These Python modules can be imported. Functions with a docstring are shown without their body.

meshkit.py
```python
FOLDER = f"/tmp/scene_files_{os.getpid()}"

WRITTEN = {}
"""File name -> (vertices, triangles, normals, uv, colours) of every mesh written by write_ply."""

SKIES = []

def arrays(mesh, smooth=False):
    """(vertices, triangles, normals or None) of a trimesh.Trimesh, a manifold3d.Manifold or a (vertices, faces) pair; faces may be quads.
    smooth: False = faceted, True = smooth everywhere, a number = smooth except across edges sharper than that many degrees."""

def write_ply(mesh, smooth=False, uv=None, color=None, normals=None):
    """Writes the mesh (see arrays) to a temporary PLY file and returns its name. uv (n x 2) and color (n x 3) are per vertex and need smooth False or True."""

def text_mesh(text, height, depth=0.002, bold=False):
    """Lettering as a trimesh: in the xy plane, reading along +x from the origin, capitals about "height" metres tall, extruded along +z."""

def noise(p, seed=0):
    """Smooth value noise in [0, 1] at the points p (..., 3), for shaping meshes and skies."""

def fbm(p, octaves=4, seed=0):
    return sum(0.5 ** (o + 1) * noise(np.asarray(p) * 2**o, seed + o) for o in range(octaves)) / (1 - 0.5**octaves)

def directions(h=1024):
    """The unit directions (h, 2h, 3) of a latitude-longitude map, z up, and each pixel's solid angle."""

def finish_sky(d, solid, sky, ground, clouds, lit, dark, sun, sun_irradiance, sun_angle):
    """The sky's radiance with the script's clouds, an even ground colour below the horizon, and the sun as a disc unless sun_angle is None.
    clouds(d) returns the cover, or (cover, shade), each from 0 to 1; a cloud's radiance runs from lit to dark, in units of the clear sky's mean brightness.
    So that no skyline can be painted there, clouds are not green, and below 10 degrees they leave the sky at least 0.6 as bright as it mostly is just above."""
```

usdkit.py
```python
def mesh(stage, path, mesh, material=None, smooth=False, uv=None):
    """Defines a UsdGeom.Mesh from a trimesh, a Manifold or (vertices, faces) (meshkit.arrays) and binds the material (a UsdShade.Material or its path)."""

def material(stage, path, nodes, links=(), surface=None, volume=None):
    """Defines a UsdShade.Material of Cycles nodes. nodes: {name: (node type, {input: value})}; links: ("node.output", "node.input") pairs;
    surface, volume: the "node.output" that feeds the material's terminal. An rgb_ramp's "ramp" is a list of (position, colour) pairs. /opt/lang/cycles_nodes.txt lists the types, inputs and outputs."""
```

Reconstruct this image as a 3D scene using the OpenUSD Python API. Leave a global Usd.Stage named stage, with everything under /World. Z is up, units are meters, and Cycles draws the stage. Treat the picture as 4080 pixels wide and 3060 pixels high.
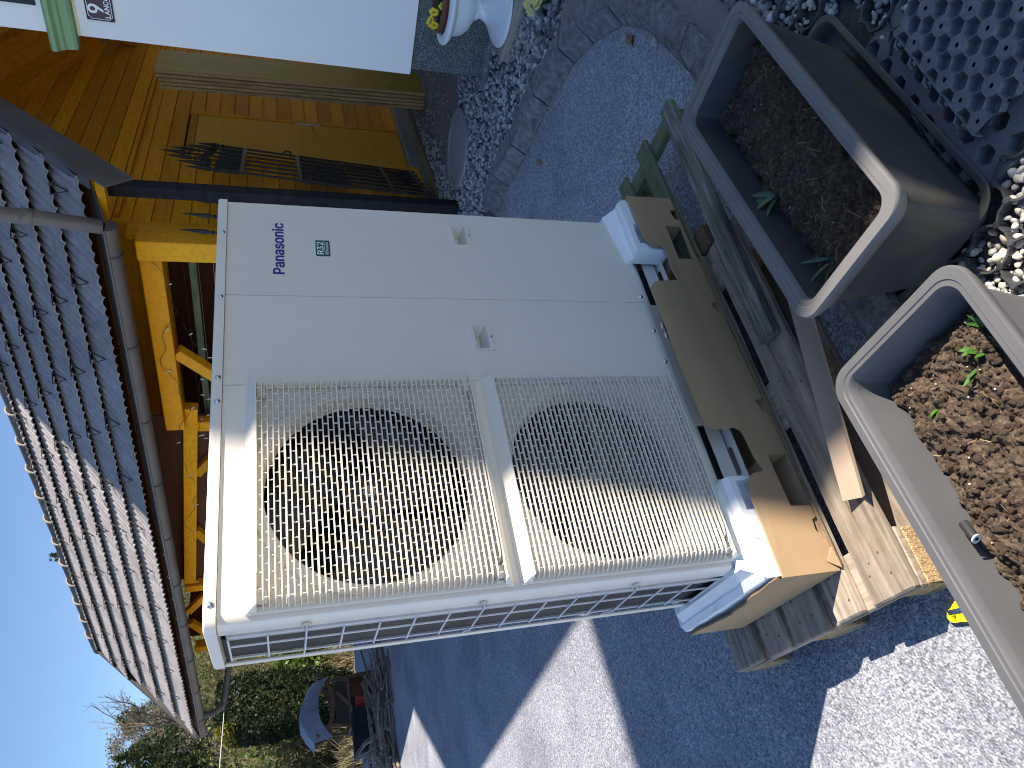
import math, random
import numpy as np, trimesh, usdkit, meshkit
import manifold3d as m3
from shapely.geometry import Polygon, Point, box as sbox
from shapely import affinity
from shapely.ops import unary_union
from pxr import Usd, UsdGeom, UsdLux, UsdShade, Sdf, Gf, Vt

rng = np.random.default_rng(7)
random.seed(7)
stage = Usd.Stage.CreateInMemory()
UsdGeom.SetStageUpAxis(stage, UsdGeom.Tokens.z)
UsdGeom.SetStageMetersPerUnit(stage, 1.0)
WORLD = UsdGeom.Xform.Define(stage, '/World')
stage.SetDefaultPrim(WORLD.GetPrim())
UsdGeom.Scope.Define(stage, '/World/Looks')

# ------------------------------------------------------------------ camera (a phone held on its side: image right is world down)
CAM = np.array([-0.47324, -1.55864, 1.49529])
RIGHT = np.array([0.8258824, -0.5635315, -0.0187243])
DOWN = np.array([-0.1910676, -0.2484664, -0.9496092])
FWD = np.array([0.5304824, 0.7878431, -0.3128766])
cam = UsdGeom.Camera.Define(stage, '/World/camera')
mtx = np.eye(4)
mtx[0, :3], mtx[1, :3], mtx[2, :3], mtx[3, :3] = DOWN, RIGHT, -FWD, CAM
cam.AddTransformOp().Set(Gf.Matrix4d(*mtx.ravel().tolist()))
cam.CreateHorizontalApertureAttr(36.0)
cam.CreateVerticalApertureAttr(27.0)
cam.CreateFocalLengthAttr(36.0 * 2850.0 / 4080.0)
cam.CreateClippingRangeAttr(Gf.Vec2f(0.05, 1000))
cam.CreateExposureAttr(1.02)

# ------------------------------------------------------------------ sky and sun
SUN_AZ, SUN_EL = math.radians(-50.0), math.radians(45.5)
SUN = np.array([math.cos(SUN_AZ) * math.cos(SUN_EL), math.sin(SUN_AZ) * math.cos(SUN_EL), math.sin(SUN_EL)])
sky_mat = usdkit.material(stage, '/World/Looks/sky_look', {
    'sky': ('sky_texture', {'sky_type': 'single_scattering', 'sun_disc': False, 'sun_elevation': SUN_EL,
                            'sun_rotation': math.atan2(SUN[0], SUN[1]), 'altitude': 450.0, 'air_density': 1.0, 'aerosol_density': 0.12, 'ozone_density': 4.5}),
    'bg': ('background_shader', {'strength': 0.091})}, [('sky.color', 'bg.color')], surface='bg.background')
dome = UsdLux.DomeLight.Define(stage, '/World/sky')
UsdShade.MaterialBindingAPI.Apply(dome.GetPrim()).Bind(sky_mat)
dome.GetPrim().SetCustomDataByKey('kind', 'structure')
sun = UsdLux.DistantLight.Define(stage, '/World/sun')
sun.CreateIntensityAttr(1.25)
sun.CreateAngleAttr(0.53)
sun.CreateNormalizeAttr(True)
sun.CreateColorAttr(Gf.Vec3f(1.0, 0.90, 0.77))
zx = np.cross([0, 0, 1.0], SUN); zx /= np.linalg.norm(zx)
zy = np.cross(SUN, zx)
mtx = np.eye(4); mtx[0, :3], mtx[1, :3], mtx[2, :3] = zx, zy, SUN
sun.AddTransformOp().Set(Gf.Matrix4d(*mtx.ravel().tolist()))

# ------------------------------------------------------------------ helpers: scene tree
_names = {}
def unique(parent, name):
    k = (str(parent), name)
    n = _names.get(k, 0); _names[k] = n + 1
    return f'{parent}/{name}' if n == 0 else f'{parent}/{name}_{n:03d}'
def ppath(p):
    return '/World' if p is None else (str(p.GetPath()) if hasattr(p, 'GetPath') else str(p))
def tag(o, label=None, cat=None, group=None, kind=None):
    p = o.GetPrim() if hasattr(o, 'GetPrim') else o
    for k, v in (('label', label), ('category', cat), ('group', group), ('kind', kind)):
        if v: p.SetCustomDataByKey(k, v)
    return p
def thing(name, label, cat, loc=(0, 0, 0), rotz=0.0, group=None, rotx=0.0, kind=None):
    x = UsdGeom.Xform.Define(stage, unique('/World', name))
    x.AddTranslateOp().Set(Gf.Vec3d(*map(float, loc)))
    if rotz: x.AddRotateZOp().Set(float(rotz))
    if rotx: x.AddRotateXOp().Set(float(rotx))
    return tag(x, label, cat, group, kind)
def obj(name, mesh, mat, parent=None, smooth=False, **kw):
    if isinstance(mesh, list): mesh = cat(mesh)
    o = usdkit.mesh(stage, unique(ppath(parent), name), mesh, mat, smooth=smooth)
    return tag(o, **kw)
def struct(name, mesh, mat, parent=None, smooth=False, **kw):
    return obj(name, mesh, mat, parent, smooth, kind='structure', **kw)
def group_xf(name, parent, loc=(0, 0, 0), rotz=0):
    x = UsdGeom.Xform.Define(stage, unique(ppath(parent), name))
    if any(loc): x.AddTranslateOp().Set(Gf.Vec3d(*map(float, loc)))
    if rotz: x.AddRotateZOp().Set(float(rotz))
    return x.GetPrim()
def instancer(name, protos, pos, rot, scl, idx, parent=None, **kw):
    """protos: (name, mesh, material, smooth); scattered copies as ONE PointInstancer."""
    p = UsdGeom.PointInstancer.Define(stage, unique(ppath(parent), name))
    targets = []
    for n, m, mt, sm in protos:
        o = usdkit.mesh(stage, unique(str(p.GetPath()), n), m, mt, smooth=sm)
        targets.append(o.GetPath())
    p.CreatePrototypesRel().SetTargets(targets)
    p.CreatePositionsAttr(Vt.Vec3fArray.FromNumpy(np.asarray(pos, np.float32)))
    q = np.asarray(rot, float); q = q / np.linalg.norm(q, axis=1, keepdims=True)
    p.CreateOrientationsAttr(Vt.QuathArray([Gf.Quath(float(a), float(b), float(c), float(d)) for a, b, c, d in q]))
    p.CreateScalesAttr(Vt.Vec3fArray.FromNumpy(np.asarray(scl, np.float32)))
    p.CreateProtoIndicesAttr(Vt.IntArray.FromNumpy(np.asarray(idx, np.int32)))
    return tag(p, **kw)

# ------------------------------------------------------------------ helpers: meshes
def cat(ms):
    ms = [trimesh.Trimesh(*(meshkit.arrays(m)[:2]), process=False) if not isinstance(m, trimesh.Trimesh) else m for m in ms]
    return trimesh.util.concatenate(ms)
_bf = None
def bx(x0, x1, y0, y1, z0, z1, b=0.0):
    """axis box, chamfered by b"""
    if b <= 0:
        m = trimesh.creation.box((x1 - x0, y1 - y0, z1 - z0)); m.apply_translation(((x0 + x1) / 2, (y0 + y1) / 2, (z0 + z1) / 2)); return m
    b = min(b, (x1 - x0) * .45, (y1 - y0) * .45, (z1 - z0) * .45)
    pts = []
    for sx in (0, 1):
        for sy in (0, 1):
            for sz in (0, 1):
                c = np.array([x1 if sx else x0, y1 if sy else y0, z1 if sz else z0])
                d = np.array([-1 if sx else 1, -1 if sy else 1, -1 if sz else 1]) * b
                for k in range(3):
                    e = d.copy(); e[k] = 0
                    pts.append(c + e)
    return hull(pts)
def hull(pts):
    h = m3.Manifold.hull_points(np.asarray(pts, np.float64))
    m = h.to_mesh()
    return trimesh.Trimesh(m.vert_properties[:, :3], m.tri_verts, process=False)
def bar(p, q, w, h, up=(0, 0, 1), b=0.003):
    """rectangular bar from p to q; w across, h along up"""
    p, q = np.array(p, float), np.array(q, float)
    d = q - p; L = np.linalg.norm(d); d /= L
    s = np.cross(d, up); s /= np.linalg.norm(s); u = np.cross(s, d)
    m = bx(0, L, -w / 2, w / 2, -h / 2, h / 2, b)
    M = np.eye(4); M[:3, 0], M[:3, 1], M[:3, 2], M[:3, 3] = d, -s, u, p
    m.apply_transform(M); return m
def tube(pts, r, n=6, closed=False, cap=True):
    """round tube through points; r scalar or per point"""
    P = np.asarray(pts, float); k = len(P)
    R = np.full(k, r) if np.ndim(r) == 0 else np.asarray(r, float)
    T = np.gradient(P, axis=0) if not closed else np.roll(P, -1, 0) - np.roll(P, 1, 0)
    T /= np.maximum(np.linalg.norm(T, axis=1, keepdims=True), 1e-9)
    ref = np.array([0, 0, 1.0]) if abs(T[0][2]) < .9 else np.array([1.0, 0, 0])
    a = np.cross(T[0], ref); a /= np.linalg.norm(a)
    V = []
    for i in range(k):
        a = a - T[i] * (a @ T[i]); a /= np.linalg.norm(a); bb = np.cross(T[i], a)
        th = np.arange(n) / n * 2 * np.pi
        V.append(P[i] + R[i] * (np.cos(th)[:, None] * a + np.sin(th)[:, None] * bb))
    V = np.vstack(V); F = []
    for i in range(k if closed else k - 1):
        j = (i + 1) % k
        for t in range(n):
            u = (t + 1) % n
            F += [[i * n + t, i * n + u, j * n + u], [i * n + t, j * n + u, j * n + t]]
    if cap and not closed:
        V = np.vstack([V, P[0], P[-1]]); c0, c1 = len(V) - 2, len(V) - 1
        for t in range(n):
            u = (t + 1) % n
            F += [[c0, u, t], [c1, (k - 1) * n + t, (k - 1) * n + u]]
    return trimesh.Trimesh(V, F, process=False)
def lathe(prof, n=32, center=(0, 0, 0)):
    """prof: (r, z) list, about z"""
    prof = np.asarray(prof, float); th = np.arange(n) / n * 2 * np.pi
    V = np.vstack([np.stack([p[0] * np.cos(th), p[0] * np.sin(th), np.full(n, p[1])], 1) for p in prof]) + np.array(center)
    F = []
    for i in range(len(prof) - 1):
        for t in range(n):
            u = (t + 1) % n
            F += [[i * n + t, i * n + u, (i + 1) * n + u], [i * n + t, (i + 1) * n + u, (i + 1) * n + t]]
    return trimesh.Trimesh(V, F, process=False)
def extr(poly, h, plane='xy', off=0.0):
    """extrude a shapely polygon by h; plane 'xy' up z, 'xz' -> polygon in x,z and thickness along +y from off, 'yz' -> along +x"""
    ms = []
    for g in getattr(poly, 'geoms', [poly]):
        m = trimesh.creation.extrude_polygon(g, h, engine='earcut')
        ms.append(m)
    m = trimesh.util.concatenate(ms)
    v = m.vertices.copy()
    if plane == 'xy': v[:, 2] += off
    elif plane == 'xz':
        v = np.stack([v[:, 0], v[:, 2] + off, v[:, 1]], 1); return trimesh.Trimesh(v, m.faces[:, ::-1], process=False)
    else:
        v = np.stack([v[:, 2] + off, v[:, 0], v[:, 1]], 1)
    return trimesh.Trimesh(v, m.faces, process=False)
def mani(m):
    m = trimesh.Trimesh(m.vertices, m.faces, process=True)
    return m3.Manifold(m3.Mesh(np.asarray(m.vertices, np.float32), np.asarray(m.faces, np.uint32)))
def rrect(x0, x1, y0, y1, r, n=6):
    return sbox(x0 + r, y0 + r, x1 - r, y1 - r).buffer(r, quad_segs=n)
def moved(m, loc=(0, 0, 0), rz=0.0, scale=1.0):
    m = m.copy(); c, s = math.cos(rz), math.sin(rz)
    v = m.vertices * scale
    m.vertices = np.stack([v[:, 0] * c - v[:, 1] * s, v[:, 0] * s + v[:, 1] * c, v[:, 2]], 1) + np.array(loc)
    return m
def quats(n, full=True):
    if full:
        q = rng.normal(size=(n, 4)); return q / np.linalg.norm(q, axis=1, keepdims=True)
    a = rng.uniform(0, 2 * np.pi, n); return np.stack([np.cos(a / 2), 0 * a, 0 * a, np.sin(a / 2)], 1)

# ------------------------------------------------------------------ materials
def M(name, ramp, scale=(6, 6, 6), detail=4, rough=.6, rnd=0.0, bump=None, spec=.4, metal=0.0, tex='noise', coord='object', dist=0.0, fine=None, extra=None, coat=0.0, subs=0.0):
    """procedural principled material: colour ramp over noise/voronoi in object space, optional bump (scale, distance, strength), fine=(scale, amount) grain"""
    N = {'tc': ('texture_coordinate', {}), 'geo': ('geometry', {}),
         'mp': ('mapping', {'scale': tuple(scale) if np.ndim(scale) else (scale,) * 3}),
         'ramp': ('rgb_ramp', {'ramp': ramp}),
         'p': ('principled_bsdf', {'roughness': rough, 'specular_ior_level': spec, 'metallic': metal, 'coat_weight': coat})}
    src = 'tc.object' if coord == 'object' else 'geo.position'
    L = [(src, 'mp.vector')]
    if tex == 'noise':
        N['tx'] = ('noise_texture', {'scale': 1.0, 'detail': detail, 'roughness': .6, 'distortion': dist}); L += [('mp.vector', 'tx.vector'), ('tx.fac', 'ramp.fac')]
    elif tex == 'voronoi':
        N['tx'] = ('voronoi_texture', {'scale': 1.0}); N['bw'] = ('rgb_to_bw', {}); L += [('mp.vector', 'tx.vector'), ('tx.color', 'bw.color'), ('bw.val', 'ramp.fac')]
    col = 'ramp.color'
    if fine:
        N['fx'] = ('noise_texture', {'scale': fine[0], 'detail': 3.0, 'roughness': .7})
        N['fm'] = ('map_range', {'from_min': .3, 'from_max': .7, 'to_min': 1 - fine[1], 'to_max': 1 + fine[1]})
        N['fh'] = ('hsv', {})
        L += [(src, 'fx.vector'), ('fx.fac', 'fm.value'), ('fm.result', 'fh.value'), (col, 'fh.color')]; col = 'fh.color'
    if rnd:
        N['oi'] = ('object_info', {}); N['rm'] = ('map_range', {'from_min': 0.0, 'from_max': 1.0, 'to_min': 1 - rnd, 'to_max': 1 + rnd}); N['rh'] = ('hsv', {})
        L += [('oi.random', 'rm.value'), ('rm.result', 'rh.value'), (col, 'rh.color')]; col = 'rh.color'
    L.append((col, 'p.base_color'))
    if bump:
        bs = bump[0] if np.ndim(bump[0]) else (bump[0],) * 3
        N['bmp'] = ('mapping', {'scale': tuple(bs)}); N['bn'] = ('noise_texture', {'scale': 1.0, 'detail': 4.0, 'roughness': .65}); N['b'] = ('bump', {'distance': bump[1], 'strength': bump[2] if len(bump) > 2 else 1.0})
        L += [(src, 'bmp.vector'), ('bmp.vector', 'bn.vector'), ('bn.fac', 'b.height'), ('b.normal', 'p.normal')]
    if extra: extra(N, L, col)
    return usdkit.material(stage, '/World/Looks/' + name, N, L, surface='p.BSDF')
def two(a, b): return [(0.3, a), (0.7, b)]

mat = {}
mat['panel'] = M('cream_sheet_metal', two((.735, .68, .60), (.765, .71, .63)), 3, rough=.45, spec=.3, fine=(900., .012))
mat['plastic'] = M('cream_plastic', two((.73, .68, .60), (.76, .71, .63)), 5, rough=.4)
mat['lidm'] = mat['panel']
mat['black'] = M('black_plastic', two((.012, .012, .014), (.02, .02, .022)), 8, rough=.5)
mat['interior'] = M('dark_interior', two((.03, .028, .027), (.05, .045, .042)), 8, rough=.6)
mat['blade'] = M('fan_blade_plastic', two((.055, .05, .048), (.075, .068, .064)), 8, rough=.45)
mat['coil'] = M('coil_fins', two((.018, .017, .017), (.045, .043, .041)), (3, 3, 420), rough=.6)
mat['coil2'] = M('shroud_metal', two((.34, .32, .29), (.46, .435, .40)), (4, 4, 60), rough=.5)  # paler grey imitates the sheen of the front coil fins
mat['wire'] = M('white_coated_wire', two((.62, .63, .66), (.68, .69, .72)), 10, rough=.4)
mat['steel'] = M('zinc_steel', two((.5, .5, .52), (.68, .68, .7)), 40, rough=.28, metal=1.0)
mat['blue'] = M('blue_print', two((.006, .02, .20), (.008, .025, .23)), 5, rough=.4)
mat['green'] = M('green_print', two((.004, .075, .04), (.006, .085, .046)), 5, rough=.4)
mat['white'] = M('white_print', two((.78, .78, .78), (.82, .82, .82)), 5, rough=.5)
mat['foam'] = M('white_foam', two((.80, .81, .83), (.86, .87, .88)), 14, rough=.85, bump=(220, .0008, .5), spec=.2)
mat['card'] = M('cardboard', two((.385, .265, .155), (.435, .30, .175)), (5, 5, 9), rough=.85, spec=.2, fine=(700., .06), bump=(30, .0006, .4))
mat['cardedge'] = M('cardboard_core', two((.12, .085, .05), (.34, .25, .15)), 260, rough=.9, spec=.15)
def wood(name, a, b, c, along='x', rnd=.18, rough=.8, s=1.0, bump=.0015):
    sc = {'x': (3, 42, 42), 'y': (42, 3, 42), 'z': (42, 42, 3)}[along]
    sc = tuple(v * s for v in sc)
    return M(name, [(.25, a), (.5, b), (.75, c)], sc, detail=5, rough=rough, rnd=rnd, bump=(tuple(v * 1.6 for v in sc), bump, .7), spec=.25, dist=.6, fine=(25., .12))
GW = ((.15, .12, .09), (.33, .272, .212), (.47, .40, .325))
mat['grey_x'] = wood('weathered_wood_x', *GW)
mat['grey_y'] = wood('weathered_wood_y', *GW, along='y')
mat['grey_z'] = wood('weathered_wood_z', *GW, along='z')
MW = ((.055, .062, .04), (.165, .165, .13), (.38, .37, .32))
mat['moss_x'] = wood('mossy_wood_x', *MW, s=1.5, bump=.004)
GN = ((.075, .10, .05), (.13, .15, .085), (.19, .19, .13))
mat['gren_x'] = wood('green_stained_wood_x', *GN)
mat['gren_y'] = wood('green_stained_wood_y', *GN, along='y')
mat['brownw'] = wood('brown_wood_block', (.10, .065, .04), (.16, .10, .065), (.2, .14, .09), along='y')
mat['chip'] = M('pressed_wood_chips', [(.1, (.20, .12, .06)), (.5, (.42, .285, .15)), (.9, (.60, .45, .27))], (420, 420, 150), tex='voronoi', rough=.85, bump=(120, .004, 1.0), spec=.2)
OR = ((.62, .25, .004), (.74, .32, .006), (.82, .38, .010))
mat['or_x'] = wood('orange_stained_wood_x', *OR, rough=.8, rnd=.22, bump=.0006)
mat['or_y'] = wood('orange_stained_wood_y', *OR, along='y', rough=.8, rnd=.22, bump=.0006)
mat['or_z'] = wood('orange_stained_wood_z', *OR, along='z', rough=.8, rnd=.22, bump=.0006)
mat['orbeam'] = wood('bright_orange_beam', (.82, .35, .003), (.87, .39, .004), (.88, .43, .007), along='z', rough=.5, rnd=.05, bump=.0006)
mat['orbeam_y'] = wood('bright_orange_beam_y', (.80, .315, .003), (.85, .35, .004), (.87, .385, .006), along='y', rough=.5, rnd=.05, bump=.0006)
mat['ordoor'] = wood('golden_orange_door', (.72, .36, .006), (.79, .41, .008), (.83, .44, .010), along='z', rough=.7, rnd=.0, bump=.0003)
mat['soffit'] = wood('orange_soffit_boards', (.74, .34, .006), (.84, .40, .008), (.88, .46, .012), along='y', rough=.8, rnd=.18, bump=.0006)  # orange lightened in place of light bounced up under the eave
mat['brownboard'] = wood('dark_brown_boards', (.075, .026, .012), (.11, .038, .016), (.14, .05, .02), along='y', rough=.7)
mat['yellowpanel'] = M('yellow_panel_face', [(.3, (.46, .30, .015)), (.7, (.58, .40, .03))], (14, 3, 1.2), rough=.5, rnd=.06, fine=(40., .08))
mat['panelply'] = wood('raw_panel_edge', (.26, .15, .07), (.46, .30, .15), (.56, .38, .20), along='z', rough=.8, rnd=.15)
def tile_extra(N, L, col):
    N['v'] = ('voronoi_texture', {'scale': 46.0}); N['lt'] = ('math', {'math_type': 'less_than', 'value2': .17})
    N['mx'] = ('mix', {'color2': (.44, .43, .42)}); N['k'] = ('math', {'math_type': 'multiply', 'value2': .5})
    L.remove((col, 'p.base_color'))
    L += [('tc.object', 'v.vector'), ('v.distance', 'lt.value1'), ('lt.value', 'k.value1'), ('k.value', 'mx.fac'), (col, 'mx.color1'), ('mx.color', 'p.base_color')]
mat['tile'] = M('grey_brown_roof_tile', [(.25, (.19, .172, .17)), (.5, (.275, .25, .245)), (.75, (.35, .325, .315))], (14, 14, 14), detail=6, rough=.45, spec=.7, rnd=.14, bump=(70, .004, .8), extra=tile_extra)
mat['ridgecap'] = M('dark_ridge_tile', two((.04, .037, .036), (.07, .065, .062)), 9, rough=.75, rnd=.15, bump=(60, .003, .6))
mat['mortar'] = M('ridge_mortar', two((.28, .25, .21), (.36, .32, .27)), 40, rough=.9, bump=(90, .003, .8))
mat['gutter'] = M('brown_grey_gutter', [(.3, (.125, .098, .08)), (.7, (.17, .138, .115))], (3, 3, 3), rough=.5, spec=.35, fine=(60., .08))
mat['flash'] = M('brown_flashing', two((.075, .06, .052), (.11, .09, .08)), 5, rough=.5)
mat['darkwire'] = M('dark_steel_wire', two((.02, .018, .017), (.035, .031, .028)), 30, rough=.6)
mat['iron'] = M('old_wrought_iron', [(.3, (.010, .009, .009)), (.6, (.022, .02, .02)), (.8, (.06, .045, .035))], 28, rough=.6, bump=(80, .002, .7), spec=.5)
mat['blacksteel'] = M('black_painted_steel', [(.3, (.010, .010, .012)), (.74, (.024, .024, .028)), (.82, (.11, .11, .12))], (5, 5, 26), rough=.6, spec=.12)
mat['wall'] = M('white_render', two((.77, .74, .715), (.81, .78, .755)), 2, rough=.9, fine=(180., .03), bump=(160, .0015, .5))
mat['sill'] = M('pale_green_paint', two((.20, .33, .155), (.235, .37, .18)), 6, rough=.6, bump=(60, .002, .5))
def plinth_extra(N, L, col): pass
mat['plinth'] = M('dark_mosaic_plaster', [(.0, (.012, .018, .02)), (.35, (.04, .055, .058)), (.6, (.10, .12, .12)), (.9, (.30, .32, .30))], 230, tex='voronoi', rough=.6, bump=(260, .003, .8))
mat['yellowstrip'] = M('pale_yellow_paint', two((.66, .64, .40), (.7, .68, .45)), 6, rough=.8)
mat['signred'] = M('maroon_enamel', two((.055, .008, .012), (.065, .010, .015)), 5, rough=.25, coat=.4)
mat['signblk'] = M('dark_enamel', two((.012, .012, .018), (.016, .016, .022)), 5, rough=.25)
mat['planter'] = M('grey_planter_plastic', two((.105, .105, .11), (.13, .13, .135)), 4, rough=.45, fine=(300., .03))
def dusty(N, L, col):
    # dried lime and algae on the outside of the old planter, lower half
    N['sx'] = ('noise_texture', {'scale': 5.0, 'detail': 4.0}); N['sr'] = ('rgb_ramp', {'ramp': [(.48, (0, 0, 0)), (.68, (1, 1, 1))]})
    N['mx'] = ('mix', {'color2': (.105, .095, .055)}); N['k'] = ('math', {'math_type': 'multiply', 'value2': .75})
    L.remove((col, 'p.base_color'))
    L += [('tc.object', 'sx.vector'), ('sx.fac', 'sr.fac'), ('sr.color', 'k.value1'), ('k.value', 'mx.fac'), (col, 'mx.color1'), ('mx.color', 'p.base_color')]
mat['planter_rim'] = M('bleached_planter_rim', two((.15, .145, .145), (.19, .185, .185)), 4, rough=.5, fine=(300., .04))
mat['planter_old'] = M('dark_planter_plastic', two((.045, .045, .05), (.065, .065, .07)), 4, rough=.5, fine=(300., .03), extra=dusty)
mat['soil'] = M('potting_soil', [(.25, (.034, .024, .017)), (.5, (.115, .084, .06)), (.75, (.23, .172, .125))], 110, detail=6, rough=.95, spec=.15, bump=(240, .006, 1.0))
mat['soil2'] = M('soil_crumb', [(.3, (.06, .043, .031)), (.7, (.20, .15, .11))], 60, detail=5, rough=.95, spec=.1, bump=(200, .004, 1.0))
mat['perlite'] = M('perlite', two((.75, .74, .72), (.85, .84, .82)), 30, rough=.8)
mat['straw'] = M('dry_fibre', two((.30, .20, .10), (.45, .33, .18)), 30, rough=.8)
mat['leaf'] = M('sprout_green', [(.3, (.03, .10, .012)), (.7, (.085, .21, .03))], 30, rough=.4)
mat['leaf2'] = M('grey_green_blade', [(.3, (.035, .085, .04)), (.7, (.07, .14, .065))], 30, rough=.4)
mat['tip'] = M('yellowed_tip', two((.45, .30, .08), (.55, .36, .1)), 30, rough=.6)
def asph(N, L, col):
    # stains and tyre-worn patches in world space
    N['s1'] = ('noise_texture', {'scale': 1.7, 'detail': 5.0, 'roughness': .55, 'distortion': .6}); N['r1'] = ('rgb_ramp', {'ramp': [(.34, (.80, .80, .81)), (.5, (1, 1, 1)), (.66, (1.16, 1.16, 1.16))]})
    N['mx'] = ('mix', {'mix_type': 'multiply', 'fac': 1.0})
    N['v2'] = ('voronoi_texture', {'scale': 95.0}); N['b2'] = ('rgb_to_bw', {}); N['r2'] = ('rgb_ramp', {'ramp': [(.0, (.55, .55, .56)), (.5, (1, 1, 1)), (.85, (1.1, 1.1, 1.09)), (1, (1.75, 1.72, 1.65))]})
    N['m2'] = ('mix', {'mix_type': 'multiply', 'fac': .8})
    L.remove((col, 'p.base_color'))
    L += [('geo.position', 's1.vector'), ('s1.fac', 'r1.fac'), (col, 'mx.color1'), ('r1.color', 'mx.color2'),
          ('geo.position', 'v2.vector'), ('v2.color', 'b2.color'), ('b2.val', 'r2.fac'), ('mx.color', 'm2.color1'), ('r2.color', 'm2.color2'), ('m2.color', 'p.base_color')]
    N['vb'] = ('voronoi_texture', {'scale': 150.0}); N['bb'] = ('bump', {'distance': .004, 'strength': .8, 'invert': True})
    L += [('geo.position', 'vb.vector'), ('vb.distance', 'bb.height'), ('bb.normal', 'p.normal')]
mat['asphalt'] = M('worn_asphalt', [(.1, (.15, .162, .20)), (.45, (.275, .288, .335)), (.8, (.41, .418, .45)), (1, (.56, .555, .56))], 170, tex='voronoi', coord='world', rough=.85, spec=.25, extra=asph)
mat['concrete'] = M('rough_concrete', [(.28, (.10, .098, .10)), (.48, (.18, .178, .178)), (.62, (.245, .24, .235)), (.78, (.36, .35, .34))], 24, detail=8, coord='world', rough=.9, bump=(90, .012, 1.0), fine=(160., .3))
mat['concrete2'] = M('smooth_concrete', two((.25, .25, .255), (.31, .31, .31)), 7, coord='world', rough=.85, bump=(60, .002, .6), fine=(200., .08))
mat['bed'] = M('gravel_bed', [(.3, (.06, .06, .062)), (.7, (.14, .135, .13))], 60, coord='world', rough=.95, bump=(90, .006, 1.0))
mat['dust'] = M('grey_dirt', [(.3, (.15, .14, .135)), (.7, (.22, .21, .20))], 9, coord='world', rough=.95, bump=(60, .004, 1.0), fine=(120., .15))
mat['peb1'] = M('pale_pebble', two((.36, .35, .335), (.48, .47, .45)), 20, rough=.7, rnd=.25)
mat['peb2'] = M('grey_pebble', two((.17, .17, .175), (.27, .27, .27)), 20, rough=.6, rnd=.3)
mat['peb3'] = M('dark_pebble', two((.07, .07, .075), (.12, .12, .125)), 20, rough=.5, rnd=.3)
mat['peb4'] = M('cream_pebble', two((.50, .45, .36), (.64, .59, .5)), 20, rough=.65, rnd=.2)
mat['gridm'] = M('black_grid_plastic', two((.05, .052, .056), (.075, .077, .08)), 10, rough=.5)
mat['hexA'] = M('dark_grey_recycled_plastic', two((.125, .13, .14), (.165, .17, .18)), 12, rough=.5, fine=(90., .08), bump=(80, .001, .5))
mat['hexB'] = M('scuffed_recycled_plastic', [(.3, (.14, .15, .165)), (.62, (.2, .21, .225)), (.78, (.32, .325, .33))], 35, detail=6, rough=.55, bump=(120, .0025, .8))
mat['urn'] = M('white_urn_plastic', two((.72, .74, .78), (.78, .8, .83)), 5, rough=.45)
mat['terra'] = M('brown_pot_plastic', two((.10, .03, .02), (.13, .04, .028)), 8, rough=.5)
mat['yellow'] = M('yellow_petal', two((.72, .52, .01), (.82, .64, .02)), 30, rough=.5)
mat['paleyellow'] = M('pale_yellow_petal', two((.62, .55, .22), (.72, .64, .3)), 30, rough=.5)
mat['foliage'] = M('small_plant_leaf', two((.02, .05, .015), (.05, .10, .03)), 40, rough=.5)
mat['knife'] = M('yellow_knife_plastic', two((.78, .74, .01), (.84, .80, .02)), 10, rough=.35)
mat['rubber'] = M('dark_rubber', two((.02, .02, .022), (.035, .035, .037)), 10, rough=.6)
mat['angle'] = M('brown_edge_profile', two((.33, .25, .18), (.39, .30, .225)), (6, 6, 6), rough=.6, fine=(300., .05))
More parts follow.
